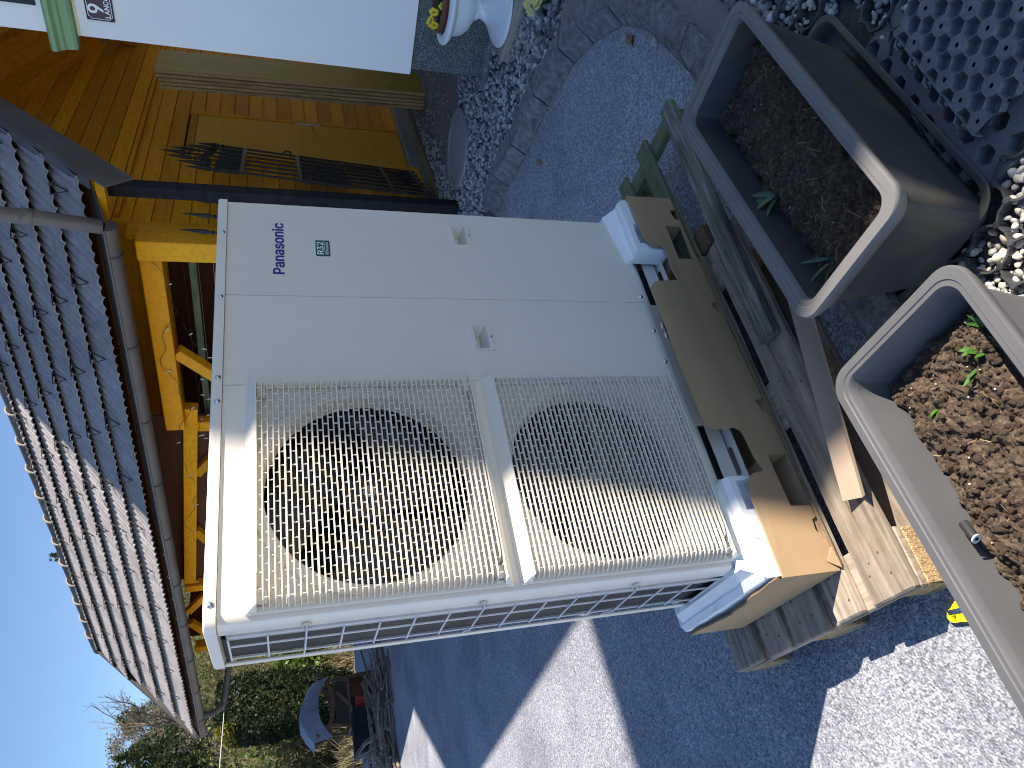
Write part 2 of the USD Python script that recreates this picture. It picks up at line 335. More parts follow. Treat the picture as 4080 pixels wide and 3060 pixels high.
mat['tarp'] = M('blue_grey_tarp', two((.12, .14, .20), (.16, .185, .25)), 8, rough=.4)
mat['rusty'] = M('rusty_brown_frame', two((.09, .05, .035), (.16, .10, .07)), 12, rough=.8, rnd=.15)
mat['trough'] = M('dark_blue_trough', two((.012, .016, .028), (.02, .025, .04)), 10, rough=.4)
mat['red'] = M('red_plastic', two((.30, .02, .025), (.36, .03, .035)), 10, rough=.5)
mat['stick'] = M('dry_grey_branch', [(.3, (.10, .085, .07)), (.7, (.24, .21, .175))], (30, 30, 4), rough=.85, rnd=.35)
mat['grass'] = M('dry_hillside', [(.3, (.15, .135, .065)), (.5, (.28, .235, .14)), (.7, (.17, .18, .06))], .9, detail=7, coord='world', rough=.95, bump=(9, .05, 1.0), fine=(3.5, .3))
def leafy(name, ramp, trans=.35, rnd=.3):
    N = {'oi': ('object_info', {}), 'geo': ('geometry', {}), 'n': ('noise_texture', {'scale': 2.2, 'detail': 3.0}), 'ramp': ('rgb_ramp', {'ramp': ramp}),
         'wn': ('map_range', {'from_min': 0.0, 'from_max': 1.0, 'to_min': 1 - rnd, 'to_max': 1 + rnd}), 'h': ('hsv', {}),
         'p': ('principled_bsdf', {'roughness': .5, 'specular_ior_level': .3}), 't': ('translucent_bsdf', {}), 'm': ('mix_closure', {'fac': trans})}
    L = [('geo.position', 'n.vector'), ('n.fac', 'ramp.fac'), ('geo.random_per_island', 'wn.value'), ('wn.result', 'h.value'), ('ramp.color', 'h.color'),
         ('h.color', 'p.base_color'), ('h.color', 't.color'), ('p.BSDF', 'm.closure1'), ('t.BSDF', 'm.closure2')]
    return usdkit.material(stage, '/World/Looks/' + name, N, L, surface='m.closure')
mat['hedge'] = leafy('clipped_evergreen', [(.3, (.018, .035, .012)), (.6, (.04, .065, .02)), (.8, (.09, .10, .025))], .2, .5)
mat['hedgetip'] = leafy('golden_tips', [(.3, (.22, .22, .03)), (.7, (.36, .33, .05))], .4)  # yellow-green stands in for sunlight on the hedge tips
mat['laurel'] = leafy('laurel_leaf', [(.3, (.15, .29, .035)), (.7, (.32, .44, .08))], .35, .5)
mat['needles'] = leafy('spruce_needles', [(.3, (.05, .085, .035)), (.7, (.12, .16, .06))], .2, .5)
mat['haze_twig'] = leafy('distant_twigs', [(.3, (.20, .17, .11)), (.7, (.30, .26, .17))], .2, .4)
mat['dryblade'] = leafy('dry_blade', [(.3, (.34, .28, .16)), (.7, (.48, .41, .25))], .3, .4)
mat['oliveblade'] = leafy('olive_blade', [(.3, (.15, .16, .045)), (.7, (.27, .26, .08))], .3, .4)
mat['bark'] = M('grey_bark', two((.10, .08, .06), (.18, .15, .12)), (20, 20, 5), rough=.9)
mat['dleaf'] = M('dry_leaf', two((.22, .12, .05), (.3, .18, .09)), 40, rough=.7)
mat['bulb'] = M('clear_bulb', two((.7, .7, .68), (.8, .8, .78)), 10, rough=.3)
mat['glassdark'] = M('dark_pane', two((.02, .022, .026), (.03, .032, .038)), 10, rough=.12)
mat['hosewhite'] = M('pale_hose_end', two((.55, .55, .55), (.6, .6, .6)), 10, rough=.5)

# ================================================================== GROUND
CO = np.array([3.61, 2.44, 0.0]); CA = 13.6                       # carport frame: x across to the ridge, y along the eave
def sheet(poly, z, res=None):
    m = extr(poly, .002, off=z - .002); return m
# one terrain sheet: flat yard, hillside rising behind it
def terrain():
    rr = np.concatenate([np.linspace(0, 17, 12), np.linspace(18, 70, 66), np.geomspace(74, 400, 16)]); th = np.linspace(0, 2 * np.pi, 241)[:-1]
    R, T = np.meshgrid(rr, th, indexing='ij'); X, Y = R * np.cos(T) - .4, R * np.sin(T) - 1.5
    w = np.clip((np.cos(T - math.radians(95)) + .1) / .7, .15, 1)
    h = np.clip(R - 18.5, 0, None); Z = np.minimum(h, 46) * .22 * w + np.clip(h - 46, 0, None) * .02 * w
    nz = meshkit.fbm(np.stack([X / 5, Y / 5, 0 * X], -1), 4, 3) - .5
    Z = Z + np.clip((R - 17) / 8, 0, 1) * nz * 1.3 - .012
    V = np.stack([X, Y, Z], -1).reshape(-1, 3); n = len(th); F = []
    for i in range(len(rr) - 1):
        a = i * n + np.arange(n); b = i * n + (np.arange(n) + 1) % n
        F.append(np.stack([a, a + n, b + n], 1)); F.append(np.stack([a, b + n, b], 1))
    return trimesh.Trimesh(V, np.vstack(F), process=False)
TERR = terrain()
def terr_z(x, y):
    r = math.hypot(x + .4, y + 1.5); t = math.atan2(y + 1.5, x + .4)
    w = min(1, max(.15, (math.cos(t - math.radians(95)) + .1) / .7)); h = max(0, r - 18.5)
    return min(h, 46) * .22 * w + max(0, h - 46) * .02 * w + min(1, max(0, (r - 17) / 8)) * 1.3 * (float(meshkit.fbm(np.array([x / 5, y / 5, 0.0]), 4, 3)) - .5) - .012
struct('ground', TERR, mat['grass'], smooth=True)
KI = np.array([(3.17, 1.75), (3.02, 1.40), (2.76, 1.02), (2.93, .69), (2.78, .33), (2.65, .14), (2.43, -.08), (2.18, -.20), (1.76, -.28), (1.20, -.335), (.60, -.365), (.1, -.385), (-.6, -.42), (-2.2, -.5)])
KI[1:3] = [(3.14, 1.45), (3.02, 1.10)]
drive = Polygon([(-25, -14), (-25, 15.2), (3.9, 14.9), (3.4, 8), (3.35, 3.5), (3.22, 1.95)] + [tuple(p) for p in KI] + [(-2.4, -14)])
struct('driveway', sheet(drive, .004), mat['asphalt'])
bedp = Polygon([(3.2, 1.9), (3.35, 3.4), (4.2, 2.75), (6.9, 3.5), (6.9, -5), (-2.2, -5)] + [tuple(p) for p in KI[::-1]]).buffer(0)
struct('gravel_bed', sheet(bedp, .010), mat['bed'])
dirt = Polygon([(4.55, 2.45), (5.2, 2.6), (5.9, 2.95), (6.8, 3.2), (6.9, 1.9), (5.4, 1.75), (4.75, 1.9)]).buffer(.12)
struct('dirt_strip', sheet(dirt, .016), mat['dust'])
# carport floor slab
cf = moved(bx(.3, 5.2, .55, 8.8, -.02, .03, .01), CO, math.radians(CA))
struct('carport_floor', cf, mat['concrete2'])

# ------------------------------------------------------------------ curved kerb of concrete stones
kerb = thing('kerb', 'curved low kerb of rough grey concrete stones between driveway and gravel', 'kerb')
Kin = KI
nrm = []
for i in range(len(Kin)):
    a, b = Kin[max(i - 1, 0)], Kin[min(i + 1, len(Kin) - 1)]
    d = (b - a) / np.linalg.norm(b - a); nrm.append((-d[1], d[0]))
nrm = np.array(nrm)
if (nrm[6] @ np.array([1, -1])) < 0: nrm = -nrm
Ktop = Kin + nrm * .062; Kout = Kin + nrm * .170
for i in range(len(Kin) - 1):
    g = .006
    def lerp(A, t): return A[i] * (1 - t) + A[i + 1] * t
    L = np.linalg.norm(Kin[i + 1] - Kin[i]); e = g / L
    zt = .095 + rng.uniform(-.006, .006)
    pts = []
    nseg = 2
    for t in (e, 1 - e):
        a, b, c = lerp(Kin, t), lerp(Ktop, t), lerp(Kout, t)
        pts += [(a[0], a[1], -.01), (a[0], a[1], .012), (b[0], b[1], zt - .006), (b[0] * .93 + c[0] * .07, b[1] * .93 + c[1] * .07, zt), (c[0], c[1], zt - .004), (c[0], c[1], -.01)]
    m = hull(pts).subdivide_to_size(.028)
    v = m.vertices; nz = meshkit.fbm(v * 22, 3, 5) - .5; nz2 = meshkit.fbm(v * 22 + 40, 3, 9) - .5
    m.vertices = v + np.stack([nz * .016, nz2 * .016, nz * .014], 1)
    obj('kerb_stone', m, mat['concrete'], kerb, smooth=40)
Kh1, Kh2 = Kin + nrm * .17, Kin + nrm * .27
hp = Polygon([tuple(p) for p in Kh1[4:11]] + [tuple(p) for p in Kh2[4:11][::-1]]).buffer(0)
obj('haunch', extr(hp, .07, off=0.0), mat['dust'], kerb)

# ================================================================== HEAT PUMP
W, D, ZT, ZL, ZB = 1.24, .32, 1.646, 1.621, .355
hp_ = thing('heat_pump', 'large cream two fan heat pump outdoor unit standing in its cardboard tray on the pallet', 'heat pump')
def panel_xz(poly, y0, t, bev=True): return extr(poly, t, 'xz', y0)
fanC = [(.300, 1.285), (.300, .680)]; fanR = .247
fp = sbox(.03, ZB, .5885, ZL - .001)
for c in fanC: fp = fp.difference(Point(c).buffer(fanR, quad_segs=24))
# rounded left corner, in plan
th = np.linspace(0, np.pi / 2, 9)
arc = [(.03 - .03 * math.sin(t), .03 - .03 * math.cos(t)) for t in th]
cornerp = Polygon(arc + [(0, .064), (.012, .064), (.012, .03)] + [(.03 - .018 * math.sin(t), .03 - .018 * math.cos(t)) for t in th[::-1]])
obj('fan_panel', [panel_xz(fp, 0, .012), extr(cornerp, ZL - .001 - ZB, 'xy', ZB)], mat['panel'], hp_, smooth=30)
def hole(x0, x1, z0, z1): return rrect(x0, x1, z0, z1, .012)
midp = sbox(.5905, ZB, .8812, ZL - .001).difference(hole(.697, .781, .917, .957))
rigp = sbox(.8832, ZB, W, ZL - .001).difference(hole(1.101, 1.187, .917, .957))
obj('middle_panel', panel_xz(midp, .0005, .012), mat['panel'], hp_)
ret = bx(W - .012, W, .0125, D, ZB, ZL - .001)
obj('service_panel', [panel_xz(rigp, 0, .012), ret], mat['panel'], hp_)
lid = mani(bx(-.007, W + .007, -.007, D + .007, ZL, ZT, .0)).to_mesh()
lidpts = []
for (cx, cy) in ((0, 0), (1, 0), (0, 1), (1, 1)):
    r = .03 if cx == 0 else .006
    X0, Y0 = (-.007 if cx == 0 else W + .007), (-.007 if cy == 0 else D + .007)
    sx, sy = (1 if cx == 0 else -1), (1 if cy == 0 else -1)
    for t in np.linspace(0, np.pi / 2, 7):
        for dr, zz in ((0, ZL), (0, ZT - .005), (.0015, ZT - .002), (.005, ZT)):
            rr2 = r - dr if r > dr else 0.0005
            lidpts.append((X0 + sx * (r - rr2 * math.cos(t)), Y0 + sy * (r - rr2 * math.sin(t)), zz))
obj('lid', hull(lidpts), mat['lidm'], hp_, smooth=35)
obj('back_post', [bx(0, .005, .296, D, ZB - .05, ZL, .001), bx(.022, W - .01, D - .006, D, ZB - .05, ZL)], mat['panel'], hp_)
obj('heat_exchanger', [bx(.016, .05, .15, .2955, ZB - .02, ZL - .002), bx(.05, .9, .285, .30, ZB - .02, ZL - .002)], mat['coil'], hp_)
obj('shroud_plate', bx(.0125, .034, .0645, .1495, ZB, ZL - .012), mat['coil2'], hp_)  # added plate over the front fins, their lighter look put into its colour
obj('bulkhead', [bx(.575, .58, .013, .284, ZB, ZL - .01), bx(.013, .0355, .013, .0315, ZB, ZL - .01)], mat['interior'], hp_)
# fans behind the grilles
for (cx, cz) in fanC:
    f = group_xf('fan', hp_, (cx, .10, cz))
    prof = [(fanR + .030, -.0005), (fanR + .026, -.004), (fanR + .004, -.004), (fanR - .002, .004), (fanR - .004, .05), (fanR - .001, .05), (fanR, .004), (fanR + .004, .0)]
    rg = lathe([(a, b) for a, b in prof], 64); v = rg.vertices; rg.vertices = np.stack([v[:, 0], v[:, 2] - .10, v[:, 1]], 1); rg.invert()
    obj('mouth_ring', rg, mat['panel'], f, smooth=40)
    hub = lathe([(0, -.045), (.012, -.045), (.05, -.04), (.062, -.03), (.064, .03), (0, .03)], 32); v = hub.vertices; hub.vertices = np.stack([v[:, 0], v[:, 2], v[:, 1]], 1); hub.invert()
    obj('hub', hub, mat['blade'], f, smooth=40)
    for k in range(3):
        a0 = k * 2 * np.pi / 3 + .4
        V, F = [], []
        for i, r in enumerate(np.linspace(.055, .238, 8)):
            for j, s in enumerate(np.linspace(0, 1, 9)):
                a = a0 + (s - .15) * (1.35 + .35 * (r / .238)) + .5 * (r / .238)
                V.append((r * math.cos(a), .035 - .075 * s + .015 * math.sin(s * 3.1), r * math.sin(a)))
        for i in range(7):
            for j in range(8):
                q = i * 9 + j; F += [[q, q + 1, q + 10], [q, q + 10, q + 9]]
        bl = trimesh.Trimesh(V, F, process=False); b2 = bl.copy(); b2.vertices = b2.vertices + [0, .004, 0]; b2.invert()
        obj('blade', [bl, b2], mat['blade'], f, smooth=True)
    nut = lathe([(0, -.072), (.009, -.072), (.009, -.055), (.016, -.055), (.016, -.045)], 12); v = nut.vertices; nut.vertices = np.stack([v[:, 0], v[:, 2], v[:, 1]], 1); nut.invert()
    obj('nut', nut, mat['steel'], f)
    obj('motor_bracket', [bx(-.25, .25, .09, .10, -.035, -.02), bx(-.25, .25, .09, .10, .02, .035)], mat['interior'], f)
# grilles: frame, 41 slats each and staggered cross ribs
P = .01256
def grille(z0, z1):
    g = group_xf('grille', hp_, (.302, 0, z0))
    x0, x1 = -.284, .284; H = z1 - z0
    def wedge(zb, zf, sgn):                                     # sloped top or bottom flange with mitred ends
        return hull([(x0 - .004, -.0004, zb), (x1 + .004, -.0004, zb), (x0 + .006, -.040, zf), (x1 - .006, -.040, zf),
                     (x0 + .006, -.044, zf - sgn * .0015), (x1 - .006, -.044, zf - sgn * .0015),
                     (x0 + .006, -.044, zf - sgn * .004), (x1 - .006, -.044, zf - sgn * .004), (x0 - .002, -.0004, zf - sgn * .004), (x1 + .002, -.0004, zf - sgn * .004)])
    parts = [wedge(H + .012, H - .010, 1), wedge(-.012, .010, -1)]
    for sx in (x0, x1):
        s = 1 if sx < 0 else -1
        parts.append(bx(min(sx - s * .003, sx + s * .012), max(sx - s * .003, sx + s * .012), -.012, -.0004, .0, H, .003))
    obj('grille_frame', parts, mat['plastic'], g)
    zs = [H - .0265 - P * k for k in range(int((H - .045) / P))]
    def slat(z, xa, xb, fat):
        t = .0019 if not fat else .0026
        prof = [(xa, -.006), (xa + .004, -.024), (xa + .014, -.040), (xa + .03, -.0445), (xb - .03, -.0445), (xb - .014, -.040), (xb - .004, -.024), (xb, -.006)]
        V, F = [], []
        n = len(prof)
        for i, (x, y) in enumerate(prof):
            a = prof[max(i - 1, 0)]; b = prof[min(i + 1, n - 1)]; dx, dy = b[0] - a[0], b[1] - a[1]; l = math.hypot(dx, dy); nx, ny = dy / l, -dx / l
            if ny > 0: nx, ny = -nx, -ny
            if i in (0, n - 1): nx, ny = (-1, 0) if i == 0 else (1, 0)
            d = .0078
            V += [(x + 0 * nx, y, z - t * .55), (x, y, z + t * .55), (x - nx * d, y - ny * d, z + t), (x - nx * d, y - ny * d, z - t)]
        for i in range(n - 1):
            for k in range(4):
                a, b = i * 4 + k, i * 4 + (k + 1) % 4
                F += [[a, a + 4, b + 4], [a, b + 4, b]]
        F += [[0, 1, 2], [0, 2, 3], [(n - 1) * 4, (n - 1) * 4 + 2, (n - 1) * 4 + 1], [(n - 1) * 4, (n - 1) * 4 + 3, (n - 1) * 4 + 2]]
        return trimesh.Trimesh(V, F, process=False)
    for k, z in enumerate(zs):
        obj('slat', slat(z, x0 + .001, x1 - .001, k % 5 == 4), mat['plastic'], g)
    for zz in (zs[0] + P, zs[-1] - P):
        obj('slat', slat(zz, x0 + .045, x1 - .045, False), mat['plastic'], g)
    ribs = []
    allz = [H - .008] + [zs[0] + P] + zs + [zs[-1] - P, .008]
    for k in range(len(allz) - 1):
        za, zb = allz[k + 1], allz[k]
        for j in range(16):
            x = x0 + .02 + j * .0355 + (k % 2) * .01775
            if x < x1 - .015: ribs.append(bx(x - .0008, x + .0008, -.0405, -.0365, za, zb))
    obj('rib', ribs, mat['plastic'], g, kind='stuff')
    for a in (x0 + .014, x1 - .044):
        for b in (.012, H - .034): obj('corner_socket', bx(a, a + .03, -.022, -.004, b, b + .022, .003), mat['plastic'], g)
    return g
grille(.995, 1.556); grille(.392, .955)
# handles
for hx in (.739, 1.144):
    h = group_xf('handle', hp_, (hx, 0, .934))
    ring = rrect(-.0475, .0475, -.031, .029, .009).difference(rrect(-.042, .042, -.017, .022, .006))
    cup = rrect(-.044, .044, -.019, .024, .007)
    m = extr(ring, .004, 'xz', -.0042)
    back = hull([(-.036, .045, .018), (.036, .045, .018), (-.036, .045, -.006), (.036, .045, -.006), (-.036, .047, .018), (.036, .047, .018), (-.036, .047, -.006), (.036, .047, -.006)])
    inner, outer = np.array(rrect(-.042, .042, -.017, .022, .006).exterior.coords)[:-1], np.array(rrect(-.037, .037, -.007, .019, .005).exterior.coords)[:-1]
    n = len(inner); V = np.vstack([np.stack([inner[:, 0], np.full(n, -.002), inner[:, 1]], 1), np.stack([outer[:, 0], np.full(n, .045), outer[:, 1]], 1)]); F = []
    for i in range(n):
        j = (i + 1) % n; F += [[i, n + j, j], [i, n + i, n + j]]
    obj('handle_cup', [m, trimesh.Trimesh(V, F, process=False), back], mat['plastic'], h)
    sc = lathe([(0, -.0065), (.003, -.0062), (.0048, -.0048), (.005, -.004)], 12); v = sc.vertices; sc.vertices = np.stack([v[:, 0], v[:, 2], v[:, 1] - .0255], 1); sc.invert()
    obj('handle_screw', sc, mat['steel'], h, smooth=40)
def screw_at(x, z, r=.0058, y=0.0):
    sc = lathe([(0, -.004), (r * .6, -.0036), (r * .95, -.0018), (r * 1.25, -.0008), (r * 1.3, 0)], 14)
    slot = None
    v = sc.vertices; sc.vertices = np.stack([v[:, 0] + x, v[:, 2] + y, v[:, 1] + z], 1); sc.invert()
    cr = [bx(x - r * .5, x + r * .5, y - .0042, y - .0036, z - .0006, z + .0006), bx(x - .0006, x + .0006, y - .0042, y - .0036, z - r * .5, z + r * .5)]
    obj('screw', sc, mat['steel'], hp_, smooth=40)
for x in (1.108, .870, .608, .538, .044): screw_at(x, 1.631, y=-.0072)
for x in (.907, .767, .648): screw_at(x, .371)
# lettering
t = meshkit.text_mesh('Panasonic', .0295, .0012, bold=True); v = t.vertices; s = .200 / (v[:, 0].max() - v[:, 0].min())
t.vertices = np.stack([(v[:, 0] - v[:, 0].min()) * s + .961, -v[:, 2] - .0003, v[:, 1] + 1.468], 1); t.invert() if t.volume < 0 else None
obj('lettering', t, mat['blue'], hp_)
st = group_xf('sticker', hp_, (1.066, 0, 1.359))
obj('sticker_face', extr(rrect(-.032, .032, -.0205, .0205, .004), .0006, 'xz', -.0009), mat['green'], st)
edge = rrect(-.0332, .0332, -.0217, .0217, .005).difference(rrect(-.032, .032, -.0205, .0205, .004)); obj('sticker_border', extr(edge, .0005, 'xz', -.0008), mat['white'], st)
for txt, hh, zz, bold, wid in (('R32', .0175, -.0015, True, .050), ('REFRIGERANT', .0065, -.0155, False, .050)):
    t = meshkit.text_mesh(txt, hh, .0006, bold=bold); v = t.vertices; sx = wid / (v[:, 0].max() - v[:, 0].min())
    t.vertices = np.stack([(v[:, 0] - v[:, 0].min()) * sx - wid / 2, -v[:, 2] - .0012, v[:, 1] + zz], 1); t.invert() if t.volume < 0 else None
    obj('sticker_text', t, mat['white'], st)
obj('sticker_rule', bx(-.025, .025, -.0016, -.001, -.0062, -.0050), mat['white'], st)
# wire guard on the left side
gd = group_xf('wire_guard', hp_, (-.010, 0, 0))
for y in (.052, .120, .212): obj('guard_wire', tube([(0, y, .412), (0, y, 1.601)], .0024), mat['wire'], gd, smooth=True)
for k in range(16):
    z = 1.601 - .0785 * k if k else 1.601
    z = max(z, .412)
    ends = (.040, .262) if k in (2, 7, 12) else (.052, .212)
    obj('guard_rung', tube([(-.0045, ends[0], z), (-.0045, ends[1], z)] if k not in (2, 7, 12) else [(.012, .036, z), (-.0045, .044, z), (-.0045, .212, z), (.008, .262, z), (.012, .30, z)], .0024), mat['wire'], gd, smooth=True)
for k in (2, 7, 12):
    z = 1.601 - .0785 * k
    c = lathe([(0, 0), (.008, .001), (.011, .006), (.011, .010)], 14); v = c.vertices; c.vertices = np.stack([.004 - v[:, 2] + .006, v[:, 1] + .040, v[:, 0] + z], 1)
    obj('guard_clip', c, mat['plastic'], gd, smooth=True)
# base: pan, rails, pipe stubs
obj('base_pan', [bx(.012, W - .012, .022, D - .01, .33, ZB - .003, .002), bx(.43, .88, .010, .020, .262, ZB - .002), bx(.02, .25, .010, .020, .262, ZB - .002)], mat['panel'], hp_)
obj('base_slot', bx(.25, .43, .030, .034, .30, .352), mat['black'], hp_)
obj('base_slot', bx(.884, 1.05, .030, .034, .30, .352), mat['black'], hp_)
for rx in (.305, .985):
    foot = group_xf('foot_rail', hp_, (rx, 0, .20))
    plate = rrect(-.115, .115, -.02, .075, .008).difference(rrect(-.05, .045, .0, .075 - .028, .014))
    obj('rail_flange', extr(rrect(-.13, .13, .07, .115, .006), .003, 'xz', .012), mat['panel'], foot)
    obj('rail_foot', extr(plate, .003, 'xy', .058), mat['panel'], foot)
    obj('rail_back', bx(-.13, .13, .076, .079, -.0, .12), mat['panel'], foot)
pipe = group_xf('pipe_stub', hp_, (.745, .016, .318))
m = lathe([(0, 0), (.013, 0), (.016, .004), (.016, .02), (.011, .024), (.011, .034), (.018, .036), (.018, .056), (.0, .058)], 16); v = m.vertices; m.vertices = np.stack([v[:, 2], v[:, 0] * .8, v[:, 1]], 1); m.invert()
obj('valve', m, mat['steel'], pipe, smooth=40)

# ================================================================== FOAM AND CARDBOARD TRAY
def foam_left():
    body = mani(bx(-.052, .227, -.055, .405, .16, .365))
    up_ = m3.Manifold.hull_points(np.array([(-.030, -.030, .365), (-.030, .385, .365), (-.012, -.016, .392), (-.012, .36, .392), (.03, -.016, .392), (.03, .36, .392), (.03, -.03, .365), (.03, .385, .365)], float))
    fr = m3.Manifold.hull_points(np.array([(-.03, -.034, .36), (.215, -.034, .36), (-.012, -.012, .378), (.205, -.012, .372), (-.012, .02, .378), (.205, .02, .372), (.215, .02, .36), (-.03, .02, .36)], float))
    b = body + up_ + fr
    cut = mani(bx(-.0005, 1.5, .0, .325, .20, .8)) + mani(bx(.13, .215, -.08, -.02, .285, .335)) + m3.Manifold.hull_points(np.array([(-.06, -.06, .345), (-.06, -.06, .4), (.3, -.06, .4), (.3, -.06, .35), (.3, -.034, .372), (-.06, -.034, .372), (-.06, -.034, .42), (.3, -.034, .42)], float))
    cut += m3.Manifold.hull_points(np.array([(-.06, -.06, .345), (-.06, .42, .345), (-.06, -.06, .42), (-.06, .42, .42), (-.034, -.06, .366), (-.034, .42, .366), (-.034, -.06, .42), (-.034, .42, .42)], float))
    cut += mani(bx(.09, .30, -.08, -.048, .15, .30)) + mani(bx(.012, .05, -.06, -.0535, .318, .352)) + mani(bx(.02, .07, -.06, -.0535, .26, .274))
    cut += mani(bx(.105, .29, -.08, .08, .14, .228))
    for (yy, zz, r) in ((.05, .372, .012), (.21, .368, .016)): cut += m3.Manifold.sphere(r, 12).translate((-.05, yy, zz))
    return b - cut
fm = thing('foam_block', 'white foam corner block gripping the left foot of the heat pump, edges chipped', 'foam block')
def rough_foam(man):
    m = man.refine_to_length(.02).to_mesh(); v = m.vert_properties[:, :3].copy()
    v += (np.stack([meshkit.fbm(v * 30 + k * 17, 3, 4 + k) for k in range(3)], 1) - .5) * .003
    return trimesh.Trimesh(v, m.tri_verts, process=False)
obj('foam_body', rough_foam(foam_left()), mat['foam'], fm, smooth=35)
def foam_right():
    b = mani(bx(1.066, 1.300, -.055, .405, .165, .365)) + m3.Manifold.hull_points(np.array([(1.050, -.03, .362), (1.050, .3, .362), (1.05, -.004, .385), (1.05, .3, .385), (1.262, -.004, .410), (1.262, .3, .410), (1.285, -.03, .362), (1.285, .3, .362)], float))
    b += m3.Manifold.hull_points(np.array([(1.052, -.048, .23), (1.066, -.048, .23), (1.052, -.048, .36), (1.066, -.05, .36), (1.052, .28, .23), (1.066, .28, .23), (1.052, .28, .36), (1.066, .28, .36)], float))
    cut = mani(bx(.5, W + .0008, -.0, .325, .20, .8)) + mani(bx(1.095, 1.185, -.08, -.025, .285, .338)) + mani(bx(1.21, 1.262, -.06, -.0535, .33, .35))
    cut += mani(bx(1.0, 1.185, -.08, .08, .14, .243))
    cut += m3.Manifold.hull_points(np.array([(1, -.06, .352), (1.4, -.06, .358), (1, -.06, .42), (1.4, -.06, .42), (1, -.034, .37), (1.4, -.034, .376), (1, -.034, .42), (1.4, -.034, .42)], float))
    cut += m3.Manifold.hull_points(np.array([(1.31, -.06, .33), (1.31, .42, .33), (1.31, -.06, .42), (1.31, .42, .42), (1.28, -.06, .372), (1.28, .42, .372), (1.28, -.06, .43), (1.28, .42, .43)], float))
    return b - cut
fm2 = thing('foam_block', 'white foam corner block under the right end of the heat pump above the driveway', 'foam block')
obj('foam_body', rough_foam(foam_right()), mat['foam'], fm2, smooth=35)

tray = thing('cardboard_tray', 'brown cardboard transport tray with torn corner wrapped round the heat pump foot', 'cardboard box')
top = [(1.306, .329), (1.207, .329), (1.098, .327), (1.085, .318), (1.070, .304), (1.071, .273), (1.054, .264), (.961, .271), (.925, .266), (.917, .262), (.906, .352), (.880, .378), (.803, .377), (.640, .379), (.498, .377), (.385, .372), (.366, .352), (.369, .282), (.358, .265), (.337, .261), (.275, .257), (.236, .246), (.229, .249), (.224, .286), (.201, .311), (.179, .316), (.118, .317), (.029, .318), (-.061, .320)]
bot = [(-.061, .148), (-.02, .150), (.02, .148), (.033, .160), (.052, .168), (.080, .164), (.086, .150), (.40, .150), (.41, .166), (.455, .178), (.46, .150), (.78, .156), (.783, .172), (.823, .184), (.828, .158), (1.198, .160), (1.2, .178), (1.244, .184), (1.248, .160), (1.306, .160)]
front = Polygon(top + bot).buffer(0).difference(Polygon([(1.166, .226), (1.164, .168), (1.012, .176), (1.012, .229)])).difference(Polygon([(.277, .215), (.277, .152), (.119, .149), (.123, .211)]))
def rip(poly, amp=.0015):
    return poly.segmentize(.012)
fr = extr(front.segmentize(.03), .006, 'xz', -.073)
v = fr.vertices; v[:, 1] += .004 * np.sin(v[:, 0] * 5 + 1) * (v[:, 2] - .15) / .2
obj('front_wall', fr, mat['card'], tray)
# left wall bows outward towards the torn top edge
V, F = [], []
ys = np.linspace(-.066, .418, 18); zs_ = np.linspace(.1475, .332, 7)
for y in ys:
    for z in zs_:
        t = (z - .1475) / .185; q = (y + .066) / .484
        zz = z + (.006 * math.sin(q * 9) + .004 * math.sin(q * 31)) * (t > .95)
        V.append((-.061 - .010 * t * math.sin(q * np.pi), y, zz))
for i in range(len(ys) - 1):
    for j in range(6):
        a = i * 7 + j; F += [[a, a + 1, a + 8], [a, a + 8, a + 7]]
lw = trimesh.Trimesh(V, F, process=False); lw2 = lw.copy(); lw2.vertices = lw2.vertices + [.006, 0, 0]; lw2.invert()
obj('side_wall', [lw, lw2], mat['card'], tray, smooth=True)
rim = [tube([(-.058 - .010 * math.sin((y + .066) / .484 * np.pi), y, .3325 + .006 * math.sin((y + .066) / .484 * 9) + .004 * math.sin((y + .066) / .484 * 31)) for y in ys], .0034, 5)]
obj('torn_edge', rim, mat['cardedge'], tray)
obj('side_wall', bx(1.301, 1.307, -.0665, .418, .160, .33), mat['card'], tray)
obj('back_wall', bx(-.055, 1.3, .412, .418, .16, .33), mat['card'], tray)
obj('tray_floor', bx(-.054, 1.30, -.066, .411, .1465, .153), mat['card'], tray)
for q in ((.118, .279, .2165, .220), (.279, .283, .153, .2165), (1.010, 1.168, .230, .234), (1.168, 1.172, .160, .230), (1.006, 1.010, .16, .230)):
    obj('fork_slot', bx(q[0], q[1], -.0665, .05, q[2], q[3]), mat['card'], tray)
obj('torn_flap', hull([(-.05, -.075, .150), (.0, -.075, .150), (-.058, -.084, .1485), (.0, -.079, .1482), (-.035, -.074, .178), (-.035, -.0755, .178)]), mat['card'], tray)
obj('fold_layer', [bx(-.05, 1.30, -.084, -.0735, .1455, .149)], mat['cardedge'], tray)

